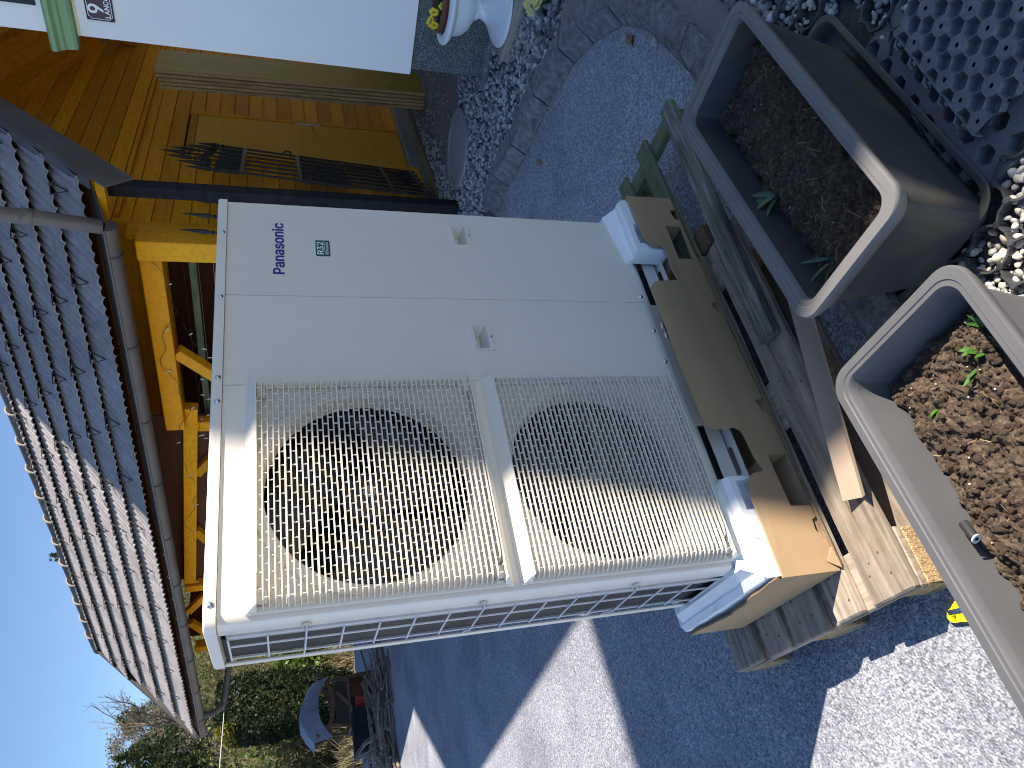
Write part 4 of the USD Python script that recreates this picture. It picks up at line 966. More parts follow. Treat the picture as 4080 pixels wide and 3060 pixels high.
def planter(label, c, rz, h, m_out, soil_z, seed, sprouts):
    t = thing('planter_box', label, 'planter', (c[0], c[1], .0), rz)
    H = h[1]; z0 = h[0]
    hx, hy = .407, .182
    out = [(.340, .118, .03, z0), (.345, .123, .035, z0 + .006), (.351, .128, .04, z0 + .05), (.3795, .157, .045, H - .062), (.3805, .158, .045, H - .060), (.386, .162, .046, H - .055), (.392, .167, .048, H - .045), (.400, .175, .05, H - .03), (hx, hy, .052, H - .012), (hx, hy, .052, H - .004), (hx - .003, hy - .003, .05, H), (hx - .020, hy - .020, .042, H + .001), (hx - .022, hy - .022, .041, H - .0015), (hx - .030, hy - .030, .037, H - .001), (hx - .034, hy - .034, .034, H - .006), (hx - .037, hy - .037, .033, H - .02), (.338, .118, .03, z0 + .04)]
    m, n = loft(out); v = m.vertices
    m.vertices = v + np.stack([0 * v[:, 0], np.sin(v[:, 0] * 4) * .004 * np.sign(v[:, 1]), 0 * v[:, 0]], 1)
    bot = hull([tuple(p) for p in v[:n]] + [tuple(p + np.array([0, 0, .02])) for p in v[:n]])
    fz = m.vertices[m.faces].mean(1)[:, 2]; fr2 = np.abs(m.vertices[m.faces].mean(1)[:, :2]) / [hx, hy]
    up_ = (fz > H - .0615) & (np.arange(len(m.faces)) >= 4 * n * 2 - 2 * n)
    obj('shell', m.submesh([~up_], append=True), m_out, t, smooth=42); obj('rim', m.submesh([up_], append=True), mat['planter_rim'] if m_out is mat['planter_old'] else m_out, t, smooth=42)
    obj('bottom', bot, m_out, t)
    sm, zf = soil_mesh(.356, .135, soil_z, seed)
    so = obj('soil', sm, mat['soil'], t, smooth=True)
    N = 1500
    pos = np.stack([rng.uniform(-.34, .34, N), rng.uniform(-.122, .122, N), np.zeros(N)], 1)
    pos[:, 2] = [zf(a, b) for a, b in pos[:, :2]]
    sc = rng.lognormal(-5.75, .5, N).clip(.0016, .0095); pos[:, 2] += sc * .2
    instancer('soil_crumb', [('crumb', m_, mat['soil2'], False) for m_ in CL], pos, quats(N), np.repeat(sc[:, None], 3, 1), rng.integers(0, 3, N), t, kind='stuff')
    N = 45
    pos = np.stack([rng.uniform(-.34, .34, N), rng.uniform(-.122, .122, N), np.zeros(N)], 1); pos[:, 2] = [zf(a, b) + .003 for a, b in pos[:, :2]]
    sc = rng.uniform(.0008, .002, N)
    instancer('perlite_grain', [('grain', CL[0], mat['perlite'], False)], pos, quats(N), np.repeat(sc[:, None], 3, 1), np.zeros(N), t, kind='stuff')
    fib = []
    for k in range(26):
        x, y = rng.uniform(-.33, .33), rng.uniform(-.115, .115); a = rng.uniform(0, 6.28); L = rng.uniform(.01, .045); bnd = rng.uniform(-.3, .3)
        P_ = [(x + s * L * math.cos(a + bnd * s), y + s * L * math.sin(a + bnd * s), 0) for s in np.linspace(0, 1, 5)]
        P_ = [(np.clip(q[0], -.35, .35), np.clip(q[1], -.13, .13), zf(np.clip(q[0], -.35, .35), np.clip(q[1], -.13, .13)) + .004 + rng.uniform(0, .003)) for q in P_]
        fib.append(tube(P_, .0007, 3))
    obj('root_fibre', fib, mat['straw'], t, kind='stuff')
    return t, zf
def blade(base, az, L, w, bend, tilt):
    """leaf blade with a keel"""
    V, F = [], []; n = 7
    d = np.array([math.cos(az), math.sin(az), 0]); s = np.array([-d[1], d[0], 0]); p = np.array(base, float); th = tilt
    for i in range(n):
        q = i / (n - 1); ww = w * (1 - q ** 3) * (.75 + .5 * math.sin(q * 2.6)) * .5
        nrm_ = -d * math.sin(th) * 0 + np.array([0, 0, 1]) * .25 * ww
        V += [p - s * ww + nrm_, p - nrm_ * .4, p + s * ww + nrm_]
        p = p + (d * math.cos(th) + np.array([0, 0, 1]) * math.sin(th)) * L / (n - 1); th -= bend / n
    for i in range(n - 1):
        for j in range(2):
            a = i * 3 + j; F += [[a, a + 1, a + 4], [a, a + 4, a + 3]]
    m = trimesh.Trimesh(V, F, process=False); b = m.copy(); b.invert(); b.vertices = b.vertices - [0, 0, .0008]
    return cat([m, b])
def sprout(label, P_, blades, mm='leaf', group=None):
    t = thing('bulb_sprout', label, 'sprout', P_)
    for (dx, dy, az, L, w, bend, tilt) in blades: obj('leaf', blade((dx, dy, -.004), math.radians(az), L, w, bend, math.radians(tilt)), mat[mm], t, smooth=True)
    return t
R4 = 4.2
p1, z1 = planter('old dark grey planter box of dark soil standing on its saucer', (.775, -.675), R4, (.034, .370), mat['planter_old'], .285, 3, None)
def loc2w(c, rz, x, y): a = math.radians(rz); return (c[0] + x * math.cos(a) - y * math.sin(a), c[1] + x * math.sin(a) + y * math.cos(a))
def sp(label, c, rz, zf, wx, wy, blades, mm='leaf'):
    a = math.radians(rz); dx, dy = wx - c[0], wy - c[1]; x, y = dx * math.cos(a) + dy * math.sin(a), -dx * math.sin(a) + dy * math.cos(a)
    x, y = np.clip(x, -.34, .34), np.clip(y, -.125, .125); w = loc2w(c, rz, x, y)
    return sprout(label, (w[0], w[1], zf(x, y)), blades, mm)
c1, c2 = (.775, -.675), (-.190, -.735)
sau = thing('planter_saucer', 'dark grey oblong saucer under the old planter box', 'saucer', (.832, -.660, 0), 3.0)
m, _ = loft([(.352, .13, .05, .004), (.365, .143, .055, .012), (.385, .163, .06, .045), (.402, .178, .062, .056), (.404, .180, .062, .061), (.401, .177, .06, .064), (.388, .164, .055, .064), (.384, .16, .052, .058), (.372, .146, .05, .022), (.358, .132, .045, .016)])
fl = hull([(sx * .36, sy * .133, z) for sx in (-1, 1) for sy in (-1, 1) for z in (.010, .017)])
obj('saucer_rim', m, mat['planter_old'], sau, smooth=42); obj('saucer_floor', fl, mat['planter_old'], sau)
sp('green sprout in the dark soil at the far left corner of the old planter', c1, R4, z1, 1.055, -.535, [(0, 0, 150, .035, .007, .4, 55), (.004, .003, 120, .03, .006, .3, 65), (-.005, .002, 175, .04, .006, .5, 40), (.002, -.004, 200, .028, .006, .2, 70)])
sp('grey green fan of broad blades by the front wall of the old planter', c1, R4, z1, .748, -.575, [(0, 0, 105, .075, .014, .8, 55), (.004, 0, 75, .075, .015, .9, 45), (-.006, 0, 135, .075, .014, .9, 40), (.008, .004, 55, .06, .013, .6, 62)], 'leaf2')
sp('thin long bladed sprout at the near left corner of the old planter', c1, R4, z1, .497, -.605, [(0, 0, 120, .10, .008, 1.0, 55), (.006, 0, 60, .085, .008, .7, 50), (-.004, .004, 155, .07, .007, .6, 45)], 'leaf2')
sp('tiny seedling close under the right rim of the old planter', c1, R4, z1, 1.045, -.745, [(0, 0, 30, .014, .010, .4, 35), (.004, .006, 110, .014, .010, .4, 40), (-.007, 0, 200, .013, .010, .4, 40), (.002, -.008, 280, .014, .010, .4, 30)])
p2, z2 = planter('lighter grey plastic planter box in the corner, its brown soil in full sun', c2, 2.6, (.012, .385), mat['planter'], .305, 11, None)
for lab, wx, wy, bl in (('short green sprout nearest the shaded corner of the sunlit planter', .105, -.845, [(0, 0, 15, .05, .008, .5, 50), (.005, .002, 40, .045, .007, .4, 60), (-.004, -.002, 0, .04, .008, .5, 40)]),
                        ('stubby green tuft of several points in the row of the sunlit planter', .085, -.805, [(0, 0, 60, .03, .009, .3, 65), (.008, .002, 100, .034, .009, .3, 60), (.014, .006, 80, .03, .009, .2, 55), (-.006, -.003, 120, .026, .008, .2, 70)]),
                        ('green sprout with orange tip in the sunlit planter', .065, -.775, [(0, 0, 130, .045, .010, .3, 50), (.004, 0, 150, .035, .009, .3, 60)]),
                        ('single small green sprout beside the front wall of the sunlit planter', .055, -.665, [(0, 0, 170, .032, .008, .3, 50), (.003, .003, 140, .03, .008, .3, 55)])):
    sp(lab, c2, 2.6, z2, wx, wy, bl)
hz = thing('hose_end', 'short black hose end with pale rim sticking out of the sunlit soil', 'hose', (-.189, -.628, .347), 35)
obj('hose_body', tube([(0, 0, 0), (.035, -.008, -.010)], .0085, 12), mat['rubber'], hz, smooth=40)
ring = lathe([(.0045, .0), (.0092, 0), (.0092, .003), (.0045, .003)], 14); v = ring.vertices; ring.vertices = np.stack([-v[:, 2] - .0002, v[:, 0], v[:, 1]], 1)
obj('hose_rim', ring, mat['hosewhite'], hz, smooth=40)

# ================================================================== GRAVEL, GRIDS, HEX BOARDS
def pebble(seed):
    m = trimesh.creation.icosphere(1, 1.0); v = m.vertices
    v = v * (.85 + .35 * meshkit.fbm(v * 1.1 + seed * 7, 2, seed)[:, None]); m.vertices = v * [1.0, .78, .58]; return m
PB = [pebble(k) for k in range(4)]
def scatter(poly, n, rmin, rmax, zfun, mix, name, label, parent=None, layers=1, **kw):
    x0, y0, x1, y1 = poly.bounds; P_ = []
    from shapely import contains_xy
    while len(P_) < n:
        q = np.stack([rng.uniform(x0, x1, n * 2), rng.uniform(y0, y1, n * 2)], 1); q = q[contains_xy(poly, q[:, 0], q[:, 1])]; P_ += q.tolist()
    P_ = np.array(P_[:n]); sc = rng.uniform(rmin, rmax, n)
    z = np.array([zfun(a, b) for a, b in P_]) + sc * .35 + rng.uniform(0, .5, n) * sc * layers
    q = quats(n); q[:, 1:3] *= .35
    protos = [(nm, PB[k % 4], mat[mm], True) for k, (mm, nm, w) in enumerate(mix)]
    idx = rng.choice(len(mix), n, p=np.array([w for _, _, w in mix]) / sum(w for _, _, w in mix))
    return instancer(name, protos, np.column_stack([P_, z]), q, sc[:, None] * np.array([[1, 1, 1]]), idx, parent, kind='stuff', label=label, cat='gravel', **kw)
planterfoot = unary_union([sbox(.44, -.85, 1.23, -.48), sbox(-.55, -.9, .16, -.58)])
kerbout = Polygon([tuple(p) for p in Kout] + [(-2.2, -5), (6.9, -5), (6.9, 3.4), (4.6, 2.9), (3.5, 2.9)]).buffer(0)
Zf = lambda x, y: .012
nearhouse = kerbout.intersection(Polygon([(2.5, 3.0), (3.3, .55), (3.9, -.3), (5.6, 1.7), (6.6, 2.2), (6.6, 3.2), (4.9, 2.9), (4.0, 2.75)])).difference(Point(4.35, 2.12).buffer(.33)).difference(dirt.buffer(-.05)).difference(sbox(4.15, -3, 7, 1.3))
scatter(nearhouse, 4600, .011, .022, Zf, (('peb1', 'pale_pebble', .5), ('peb2', 'grey_pebble', .4), ('peb3', 'dark_pebble', .1)), 'house_gravel', 'pale grey river gravel between the kerb and the white house')
scatter(dirt, 500, .006, .013, lambda x, y: .014, (('peb2', 'grey_pebble', .6), ('peb1', 'pale_pebble', .4)), 'loose_grit', 'loose grit on the dusty strip before the shed door')
darkp = kerbout.intersection(Polygon([(2.55, 2.6), (3.4, .9), (3.75, .2), (3.6, -1.2), (1.1, -1.2), (1.1, -.45), (2.0, -.3), (2.9, .4), (2.6, 1.6)])).difference(planterfoot.buffer(.02)).difference(sbox(.3, -2, 1.42, -.60))
scatter(darkp, 4200, .012, .024, Zf, (('peb2', 'grey_pebble', .55), ('peb3', 'dark_pebble', .3), ('peb1', 'pale_pebble', .15)), 'kerb_gravel', 'darker rounded pebbles heaped along the outside of the curved kerb')
gridp = sbox(-.9, -1.75, 1.50, -.56).intersection(kerbout).difference(planterfoot.buffer(.01)).difference(sbox(.50, -1.6, .96, -.83)).difference(sbox(-.9, -2, .0, -.9))
scatter(gridp, 4600, .006, .013, lambda x, y: .014, (('peb1', 'pale_pebble', .45), ('peb4', 'cream_pebble', .4), ('peb2', 'grey_pebble', .15)), 'grid_gravel', 'cream and pale pebbles filling the plastic ground grid cells', layers=2)
gg = thing('gravel_grid', 'black plastic honeycomb ground grid holding the pale pebbles beside the planters', 'ground grid')
segs = []; posts = []
aL = .052
gx0, gy0 = .385, -.765
seen = set()
for i in range(-24, 30):
    for j in range(-22, 8):
        cx, cy = gx0 + aL * 1.5 * i, gy0 + aL * math.sqrt(3) * (j + (i % 2) * .5)
        for k in range(6):
            a0, a1 = math.radians(60 * k), math.radians(60 * k + 60)
            A = (cx + aL * math.cos(a0), cy + aL * math.sin(a0)); B = (cx + aL * math.cos(a1), cy + aL * math.sin(a1))
            key = tuple(sorted(((round(A[0], 3), round(A[1], 3)), (round(B[0], 3), round(B[1], 3)))))
            if key in seen: continue
            seen.add(key)
            if not (gridp.buffer(.03).contains(Point(A)) and gridp.buffer(.03).contains(Point(B))): continue
            n_ = np.array([B[1] - A[1], A[0] - B[0]]); bow = .006 * (1 if (i + j + k) % 2 else -1)
            mid = ((A[0] + B[0]) / 2 + n_[0] / aL * bow, (A[1] + B[1]) / 2 + n_[1] / aL * bow)
            for (p, q) in ((A, mid), (mid, B)): segs.append(bar((p[0], p[1], .024), (q[0], q[1], .024), .005, .040, b=0))
            posts.append(lathe([(0, .0465), (.007, .046), (.0085, .043), (.0085, .005)], 7, (A[0], A[1], 0)))
obj('cell_wall', segs, mat['gridm'], gg, kind='stuff'); obj('cell_post', posts, mat['gridm'], gg, kind='stuff')

def hexp(cx, cy, r, rot=0.0): return Polygon([(cx + r * math.cos(rot + k * np.pi / 3), cy + r * math.sin(rot + k * np.pi / 3)) for k in range(6)])
hb = thing('hex_board', 'flat dark grey plastic board with rows of hexagonal holes beside the planters', 'plastic board', (.502, -.845, 0), -2.0)
a_ = .0712
plate = sbox(-.008, -.50, .545, .048)
holes, cups, drains = [], [], []
for r in range(8):
    for c in range(8):
        x = .020 + a_ * c + (.5 * a_ if r % 2 else 0); y = -.028 + .0 - .0617 * r + .0617
        y = .0335 - .0617 * r
        if x < .545 and y > -.49:
            holes.append(hexp(x, y, .0245, 0)); cups.append((x, y))
sheetp = plate.difference(unary_union(holes))
obj('board_top', extr(sheetp, .004, 'xy', .032), mat['hexA'], hb)
for (x, y) in cups:
    o_, i_ = np.array(hexp(x, y, .0245, 0).exterior.coords)[:-1], np.array(hexp(x, y, .0215, 0).exterior.coords)[:-1]
    V = np.vstack([np.column_stack([o_, np.full(6, .0335)]), np.column_stack([i_, np.full(6, .009)])]); F = []
    for k in range(6): F += [[k, 6 + k, (k + 1) % 6], [(k + 1) % 6, 6 + k, 6 + (k + 1) % 6]]
    fl_ = extr(Polygon(i_).difference(Point(x - .006, y + .006).buffer(.0055, quad_segs=4)), .002, 'xy', .0075)
    obj('hex_cup', [trimesh.Trimesh(V, F, process=False), fl_], mat['hexA'], hb)
obj('board_edge', [bx(-.0085, -.0045, -.50, .045, .004, .0315), bx(-.004, .5449, .044, .0475, .004, .0315)], mat['hexA'], hb)
hb2 = thing('hex_board', 'scuffed upturned honeycomb side of the upper plastic board lying on the flat one', 'plastic board', (.604, -.916, .0372), -1.2)
P3 = .0712 / math.sqrt(3); wall = .0022
plate2 = sbox(-.012, -.33, .362, .022)
opn, solid = [], []
for r in range(-2, 12):
    for c in range(-2, 14):
        x = .005 + P3 * .866 * c; y = -.003 - P3 * (r + .5 * (c % 2))
        kind = (c - (r - c // 2)) % 3 if False else (c + 2 * (r - (c // 2))) % 3
        if not plate2.buffer(.004).contains(Point(x, y)): continue
        h_ = hexp(x, y, P3 / math.sqrt(3) - wall * .55, 0)
        (solid if kind == 0 else opn).append((x, y, h_))
top2 = plate2.difference(unary_union([h for *_, h in opn])).difference(unary_union([Point(x, y).buffer(.0052, quad_segs=4) for x, y, _ in solid]))
obj('board_top', extr(top2, .0025, 'xy', .026), mat['hexB'], hb2)
for (x, y, h_) in opn:
    o_ = np.array(h_.exterior.coords)[:-1]; i_ = (o_ - [x, y]) * .80 + [x, y]
    V = np.vstack([np.column_stack([o_, np.full(6, .027)]), np.column_stack([i_, np.full(6, .003)])]); F = []
    for k in range(6): F += [[k, 6 + k, (k + 1) % 6], [(k + 1) % 6, 6 + k, 6 + (k + 1) % 6]]
    F += [[6, 7, 8], [6, 8, 9], [6, 9, 10], [6, 10, 11]]
    obj('honeycomb_cell', trimesh.Trimesh(V, F, process=False), mat['hexB'], hb2)
for k in range(5): obj('edge_lug', bx(.02 + .075 * k, .036 + .075 * k, .022, .031, .004, .024, .002), mat['hexB'], hb2)
obj('board_edge', bx(-.012, .362, .0185, .0218, .002, .0255), mat['hexB'], hb2)

# ------------------------------------------------------------------ manhole lid, stone, sleeper, urn, flowers
ml = thing('manhole_lid', 'round flat concrete manhole lid set in the pale gravel', 'manhole lid', (4.35, 2.12, 0))
obj('lid_disc', lathe([(0, .045), (.255, .045), (.262, .040), (.262, .0)], 48), mat['concrete2'], ml, smooth=40)
obj('lid_ring', lathe([(.266, .0), (.266, .050), (.272, .055), (.318, .052), (.325, .045), (.325, 0)], 48), mat['concrete2'], ml, smooth=40)
es = thing('edging_stone', 'short rounded grey concrete edging bar at the foot of the plinth behind the urn', 'edging stone', (4.12, 1.18, .04), 104)
m = tube([(-.20, 0, 0), (-.19, 0, 0), (.19, 0, .0), (.20, 0, 0)], [.03, .045, .045, .03], 10).subdivide_to_size(.04)
m.vertices = m.vertices + (np.stack([meshkit.fbm(m.vertices * 20 + k, 3, k) for k in range(3)], 1) - .5) * .012
obj('bar', m, mat['concrete'], es, smooth=50)
sl_ = thing('timber_sleeper', 'weathered grey timber sleeper on the gravel under the white urn', 'timber', (3.735, .93, .0), -95)
m = bx(0, 1.3, -.02, .27, .0, .085, .006).subdivide_to_size(.1); m.vertices = m.vertices + np.stack([0 * m.vertices[:, 0], (meshkit.fbm(m.vertices * 8, 3, 3) - .5) * .008, (meshkit.fbm(m.vertices * 11, 3, 4) - .5) * .006], 1)
obj('beam', m, mat['grey_x'], sl_, smooth=30)
UR = (3.89, .70, .088)
ur = thing('garden_urn', 'white fluted garden urn on a pedestal foot beside the house plinth', 'urn', UR)
prof = [(.0, .0), (.205, .0), (.208, .012), (.204, .022), (.192, .028), (.188, .038), (.172, .048), (.120, .075), (.078, .105), (.058, .140), (.056, .155), (.066, .166), (.070, .174), (.066, .182), (.090, .200), (.135, .225), (.165, .262), (.176, .300), (.180, .325), (.186, .335), (.215, .345), (.232, .358), (.236, .372), (.228, .384), (.205, .388), (.178, .384), (.168, .37), (.162, .30)]
n = 72; th = np.arange(n) / n * 2 * np.pi; V = []
for r, z in prof:
    fl = 0.0
    if .05 < z < .135: fl = .10
    elif .19 < z < .32: fl = .045
    rr = r * (1 - fl * (1 - np.abs(np.cos(th * 12))) ** 1.5 * (1 if r > .05 else 0))
    V.append(np.stack([rr * np.cos(th), rr * np.sin(th), np.full(n, z)], 1))
V = np.vstack(V); F = []
for i in range(len(prof) - 1):
    for t in range(n):
        u = (t + 1) % n; F += [[i * n + t, i * n + u, (i + 1) * n + u], [i * n + t, (i + 1) * n + u, (i + 1) * n + t]]
obj('urn_body', trimesh.Trimesh(V, F, process=False), mat['urn'], ur, smooth=50)
ip = thing('flower_pot', 'brown plastic pot set into the white urn', 'flower pot', (UR[0], UR[1], UR[2] + .262))
obj('pot_wall', lathe([(.12, 0), (.155, .10), (.168, .135), (.172, .140), (.170, .158), (.160, .160), (.154, .150), (.150, .11), (.0, .11)], 40), mat['terra'], ip, smooth=40)
pot_soil = lathe([(.0, .128), (.08, .124), (.148, .118)], 24); obj('pot_soil', pot_soil, mat['soil'], ip, smooth=True)
pf = thing('pansy', 'clump of bright yellow pansies growing in the brown pot of the urn', 'flowers', (UR[0], UR[1], UR[2] + .375))
for k in range(46):
    a, r = rng.uniform(0, 6.28), .13 * math.sqrt(rng.uniform(.05, 1)); x, y = r * math.cos(a), r * math.sin(a)
    obj('leaf', blade((x, y, .0), rng.uniform(0, 6.28), rng.uniform(.04, .075), .022, 1.0, math.radians(rng.uniform(30, 75))), mat['foliage'], pf, smooth=True)
def flower(c, face, r, mm, parent, center):
    V, F = [np.zeros(3)], []
    for k in range(5):
        a = k * 2 * np.pi / 5 + .3
        b0 = len(V)
        for s in (-.62, -.3, 0, .3, .62): V.append(np.array([r * (1 - .35 * abs(s)) * math.cos(a + s), r * (1 - .35 * abs(s)) * math.sin(a + s), .004 * math.cos(s * 3) + .003 * (k % 2)]))
        for j in range(4): F.append([0, b0 + j, b0 + j + 1])
    V = np.array(V); f = np.array(face, float); f /= np.linalg.norm(f); s = np.cross([0, 0, 1.0], f); s /= np.linalg.norm(s); u = np.cross(f, s)
    W_ = V[:, :1] * s + V[:, 1:2] * u + V[:, 2:] * f + np.array(c)
    m = trimesh.Trimesh(W_, F, process=False)
    o = obj('flower', m, mat[mm], parent)
    e = trimesh.creation.icosphere(1, r * .2); e.apply_translation(np.array(c) + f * .004); obj('eye', e, mat[center], o)
for k in range(11):
    a = rng.uniform(1.4, 3.6) if k < 8 else rng.uniform(3.6, 4.6); r = .15 * math.sqrt(rng.uniform(.25, 1))
    c = (r * math.cos(a) - .01, r * math.sin(a), rng.uniform(.03, .095))
    flower(c, (-.8 + rng.uniform(-.3, .3), -.5 + rng.uniform(-.3, .3), .55), rng.uniform(.022, .029), 'yellow', pf, 'soil2')
pr_ = thing('primrose', 'pale yellow primrose between the sleeper and the curved kerb', 'flowers', (3.40, .37, .02))
for k in range(10): obj('leaf', blade((0, 0, 0), k * .66, rng.uniform(.05, .09), .03, 1.2, math.radians(rng.uniform(15, 45))), mat['foliage'], pr_, smooth=True)
for k in range(8):
    a = rng.uniform(0, 6.28); flower((.055 * math.cos(a), .055 * math.sin(a), rng.uniform(.05, .085)), (-.5 + rng.uniform(-.4, .4), -.5 + rng.uniform(-.4, .4), .9), rng.uniform(.024, .032), 'paleyellow', pr_, 'yellow')
for lab, P_, s_, a in (('curled pale brown dry leaf on the driveway at the inner side of the kerb', (2.304, -.089, .006), .05, .4), ('small dark reddish dry leaf by the kerb near the heat pump', (2.78, .96, .012), .038, 2.1)):
    t = thing('dry_leaf', lab, 'leaf', P_)
    V = [(0, 0, .0)]; nn = 16
    for k in range(nn):
        q = k / nn * 2 * np.pi; r = s_ * (.6 + .28 * math.cos(5 * q) + .12 * rng.uniform(-1, 1)); V.append((r * math.cos(q), r * .8 * math.sin(q), .006 + .010 * math.sin(2 * q + a)))
    F = [[0, 1 + k, 1 + (k + 1) % nn] for k in range(nn)]; obj('leaf_blade', trimesh.Trimesh(V, F, process=False), mat['dleaf'], t)
ws = thing('white_stone', 'single small white stone lying on the driveway by the kerb', 'stone', (2.10, -.2, .012))
m = PB[1].copy(); m.vertices = m.vertices * .022; obj('stone', m, mat['peb1'], ws, smooth=True)

# ------------------------------------------------------------------ utility knife
kn = thing('utility_knife', 'yellow and black snap off utility knife on the driveway by the pallet corner', 'utility knife', (-.222, -.192, .003), -98)
out = Polygon([(0, -.012), (.004, -.019), (.012, -.0225), (.035, -.023), (.05, -.026), (.09, -.024), (.15, -.019), (.152, .010), (.12, .014), (.09, .022), (.06, .024), (.035, .018), (.018, .006), (.002, .000)]).buffer(.003).buffer(-.001)
bodyp = out.difference(Polygon([(.008, -.0165), (.022, -.0155), (.024, -.010), (.010, -.009)]).buffer(.001))
obj('handle_body', extr(bodyp, .016, 'xy', 0), mat['knife'], kn)
obj('handle_channel', bx(.006, .15, -.0062, .0045, .0162, .0178, .0006), mat['rubber'], kn)
for k in range(22): obj('ratchet_tooth', bx(.02 + .0052 * k, .0228 + .0052 * k, -.0062, -.0035, .0180, .0192), mat['steel'], kn)
obj('blade_strip', bx(.022, .15, -.003, .0036, .0180, .0188), mat['steel'], kn)
for k in range(9): obj('grip_rib', bx(.055 + .007 * k, .0585 + .007 * k, .0075, .020 - abs(k - 3) * .0014, .0161, .0176, .0005), mat['knife'], kn)

# ================================================================== BACKGROUND: garden end of the yard and hillside
def cards(P_, size, aspect=.5, up=None, jitter=1.0):
    """one small folded leaf (two triangles) per point"""
    n = len(P_); d = rng.normal(size=(n, 3)); 
    if up is not None: d = d * jitter + up
    d /= np.linalg.norm(d, axis=1, keepdims=True); s = np.cross(d, rng.normal(size=(n, 3))); s /= np.linalg.norm(s, axis=1, keepdims=True)
    L = (np.asarray(size) * rng.uniform(.7, 1.3, n))[:, None]
    a = P_; b = P_ + d * L * .5 + s * L * aspect * .5; c = P_ + d * L; e = P_ + d * L * .5 - s * L * aspect * .5
    V = np.stack([a, b, c, e], 1).reshape(-1, 3); i = np.arange(n) * 4
    F = np.vstack([np.stack([i, i + 1, i + 2], 1), np.stack([i, i + 2, i + 3], 1)])
    return trimesh.Trimesh(V, F, process=False)
# clipped evergreen hedge block
hd = thing('clipped_hedge', 'dark clipped evergreen shrub with flat top at the end of the driveway', 'hedge', (2.93, 15.6, 0))
def hedge_pts(n, shrink=0.0):
    u = rng.uniform(-1, 1, (n, 3)); k = rng.integers(0, 3, n); s = rng.choice([-1, 1], n); u[np.arange(n), k] = s
    u = u / (np.abs(u) ** 5).sum(1, keepdims=True) ** .2
    P_ = u * (1 - shrink) * [.62, .80, 1.38] + [0, 0, 1.38]
    P_[:, 0] *= 1 - .32 * np.clip(1 - P_[:, 2] / 1.6, 0, 1)
    P_ += (meshkit.fbm(P_ * 2.2, 3, 2)[:, None] - .5) * .16
    return P_
core = trimesh.convex.convex_hull(hedge_pts(1500, .10)); obj('inner_mass', core, mat['hedge'], hd)
P_ = hedge_pts(15000); obj('leaf_cover', cards(P_, .075, .55), mat['hedge'], hd)
tipc = P_[(P_[:, 2] > 2.35) & (P_[:, 0] < -.35)]; obj('golden_tip', cards(tipc + [0, 0, .03], .08, .6), mat['hedgetip'], hd)  # sunlight on the upper left leaves is put into their colour
lr = thing('laurel_bush', 'bright green laurel bush in the sun beyond the old timber cradle', 'bush', (4.05, 16.9, .0))
q = rng.normal(size=(2600, 3)); q /= np.linalg.norm(q, axis=1, keepdims=True); q = q * (rng.uniform(.4, 1, (2600, 1)) ** .5) * [.72, .6, .80] + [0, 0, .85]; q += (meshkit.fbm(q * 3, 2, 8)[:, None] - .5) * .3
obj('foliage', cards(q, .15, .5, up=np.array([0, -.3, .6]), jitter=.9), mat['laurel'], lr)
obj('stem', [tube([(0, 0, 0), (.1 * math.cos(a), .1 * math.sin(a), .5), (.35 * math.cos(a), .35 * math.sin(a), 1.0)], [.02, .015, .006], 5) for a in (0.3, 2.4, 4.4)], mat['bark'], lr)

# old timber frame with a tarp, trough, red box, branches, stones
fr_ = thing('wooden_cradle', 'old brown timber cradle frame standing by the hedge with bowed top', 'wooden frame', (2.07, 11.75, 0), 5)
def A_(p, q, w=.05, h=.05): return bar(p, q, w, h, b=.004)
for y in (0, .55):
    arc_ = [(.43 * math.cos(t) * 1.15, y, .98 - .30 * math.sin(t)) for t in np.linspace(0, np.pi, 14)]
    obj('bow', tube(arc_, .036, 6), mat['rusty'], fr_)
    obj('frame_leg', A_((.42, y, 0), (.36, y, .86)), mat['rusty'], fr_); obj('frame_leg', A_((-.42, y, 0), (-.36, y, .86)), mat['rusty'], fr_)
    obj('frame_rail', A_((-.42, y, .42), (.42, y, .42)), mat['rusty'], fr_); obj('frame_rail', A_((-.40, y, .12), (.42, y, .12)), mat['rusty'], fr_)
    obj('frame_brace', A_((-.40, y - .03, .15), (.15, y - .03, .62), .035, .05), mat['rusty'], fr_)
for z in (.12, .42): 
    for x in (-.41, .41): obj('frame_rail', A_((x, 0, z), (x, .55, z)), mat['rusty'], fr_)
obj('side_panel', bx(-.34, .36, .10, .13, .14, .64), mat['interior'], fr_)
obj('side_panel', bx(.05, .38, .02, .045, .02, .40), mat['brownboard'], fr_)
obj('frame_leg', A_((-.86, -.2, 0.02), (-.40, -.05, .40), .03, .04), mat['rusty'], fr_)
tp = thing('tarp', 'blue grey tarp spread over the old timber cradle frame', 'tarp', (2.03, 11.9, 1.0), 5)
X, Y = np.meshgrid(np.linspace(-.54, .42, 22), np.linspace(-.30, .55, 14), indexing='ij')
Z = .24 * (1 - (np.abs(X + .06) / .5) ** 2.2) - .02 - 1.1 * np.clip(-Y - .08, 0, 1) + (meshkit.fbm(np.stack([X * 5, Y * 5, 0 * X], -1), 3, 4) - .5) * .08 - .18 * np.clip(-Y - .1, 0, 1)
i = np.arange(21 * 13); a = (i // 13) * 14 + i % 13
obj('tarp_sheet', trimesh.Trimesh(np.stack([X, Y, Z], -1).reshape(-1, 3), np.vstack([np.stack([a, a + 14, a + 15], 1), np.stack([a, a + 15, a + 1], 1)]), process=False), mat['tarp'], tp, smooth=35)
tr = thing('mortar_trough', 'long dark blue plastic trough lying behind the pile of branches', 'trough', (1.46, 11.15, .0), 6)
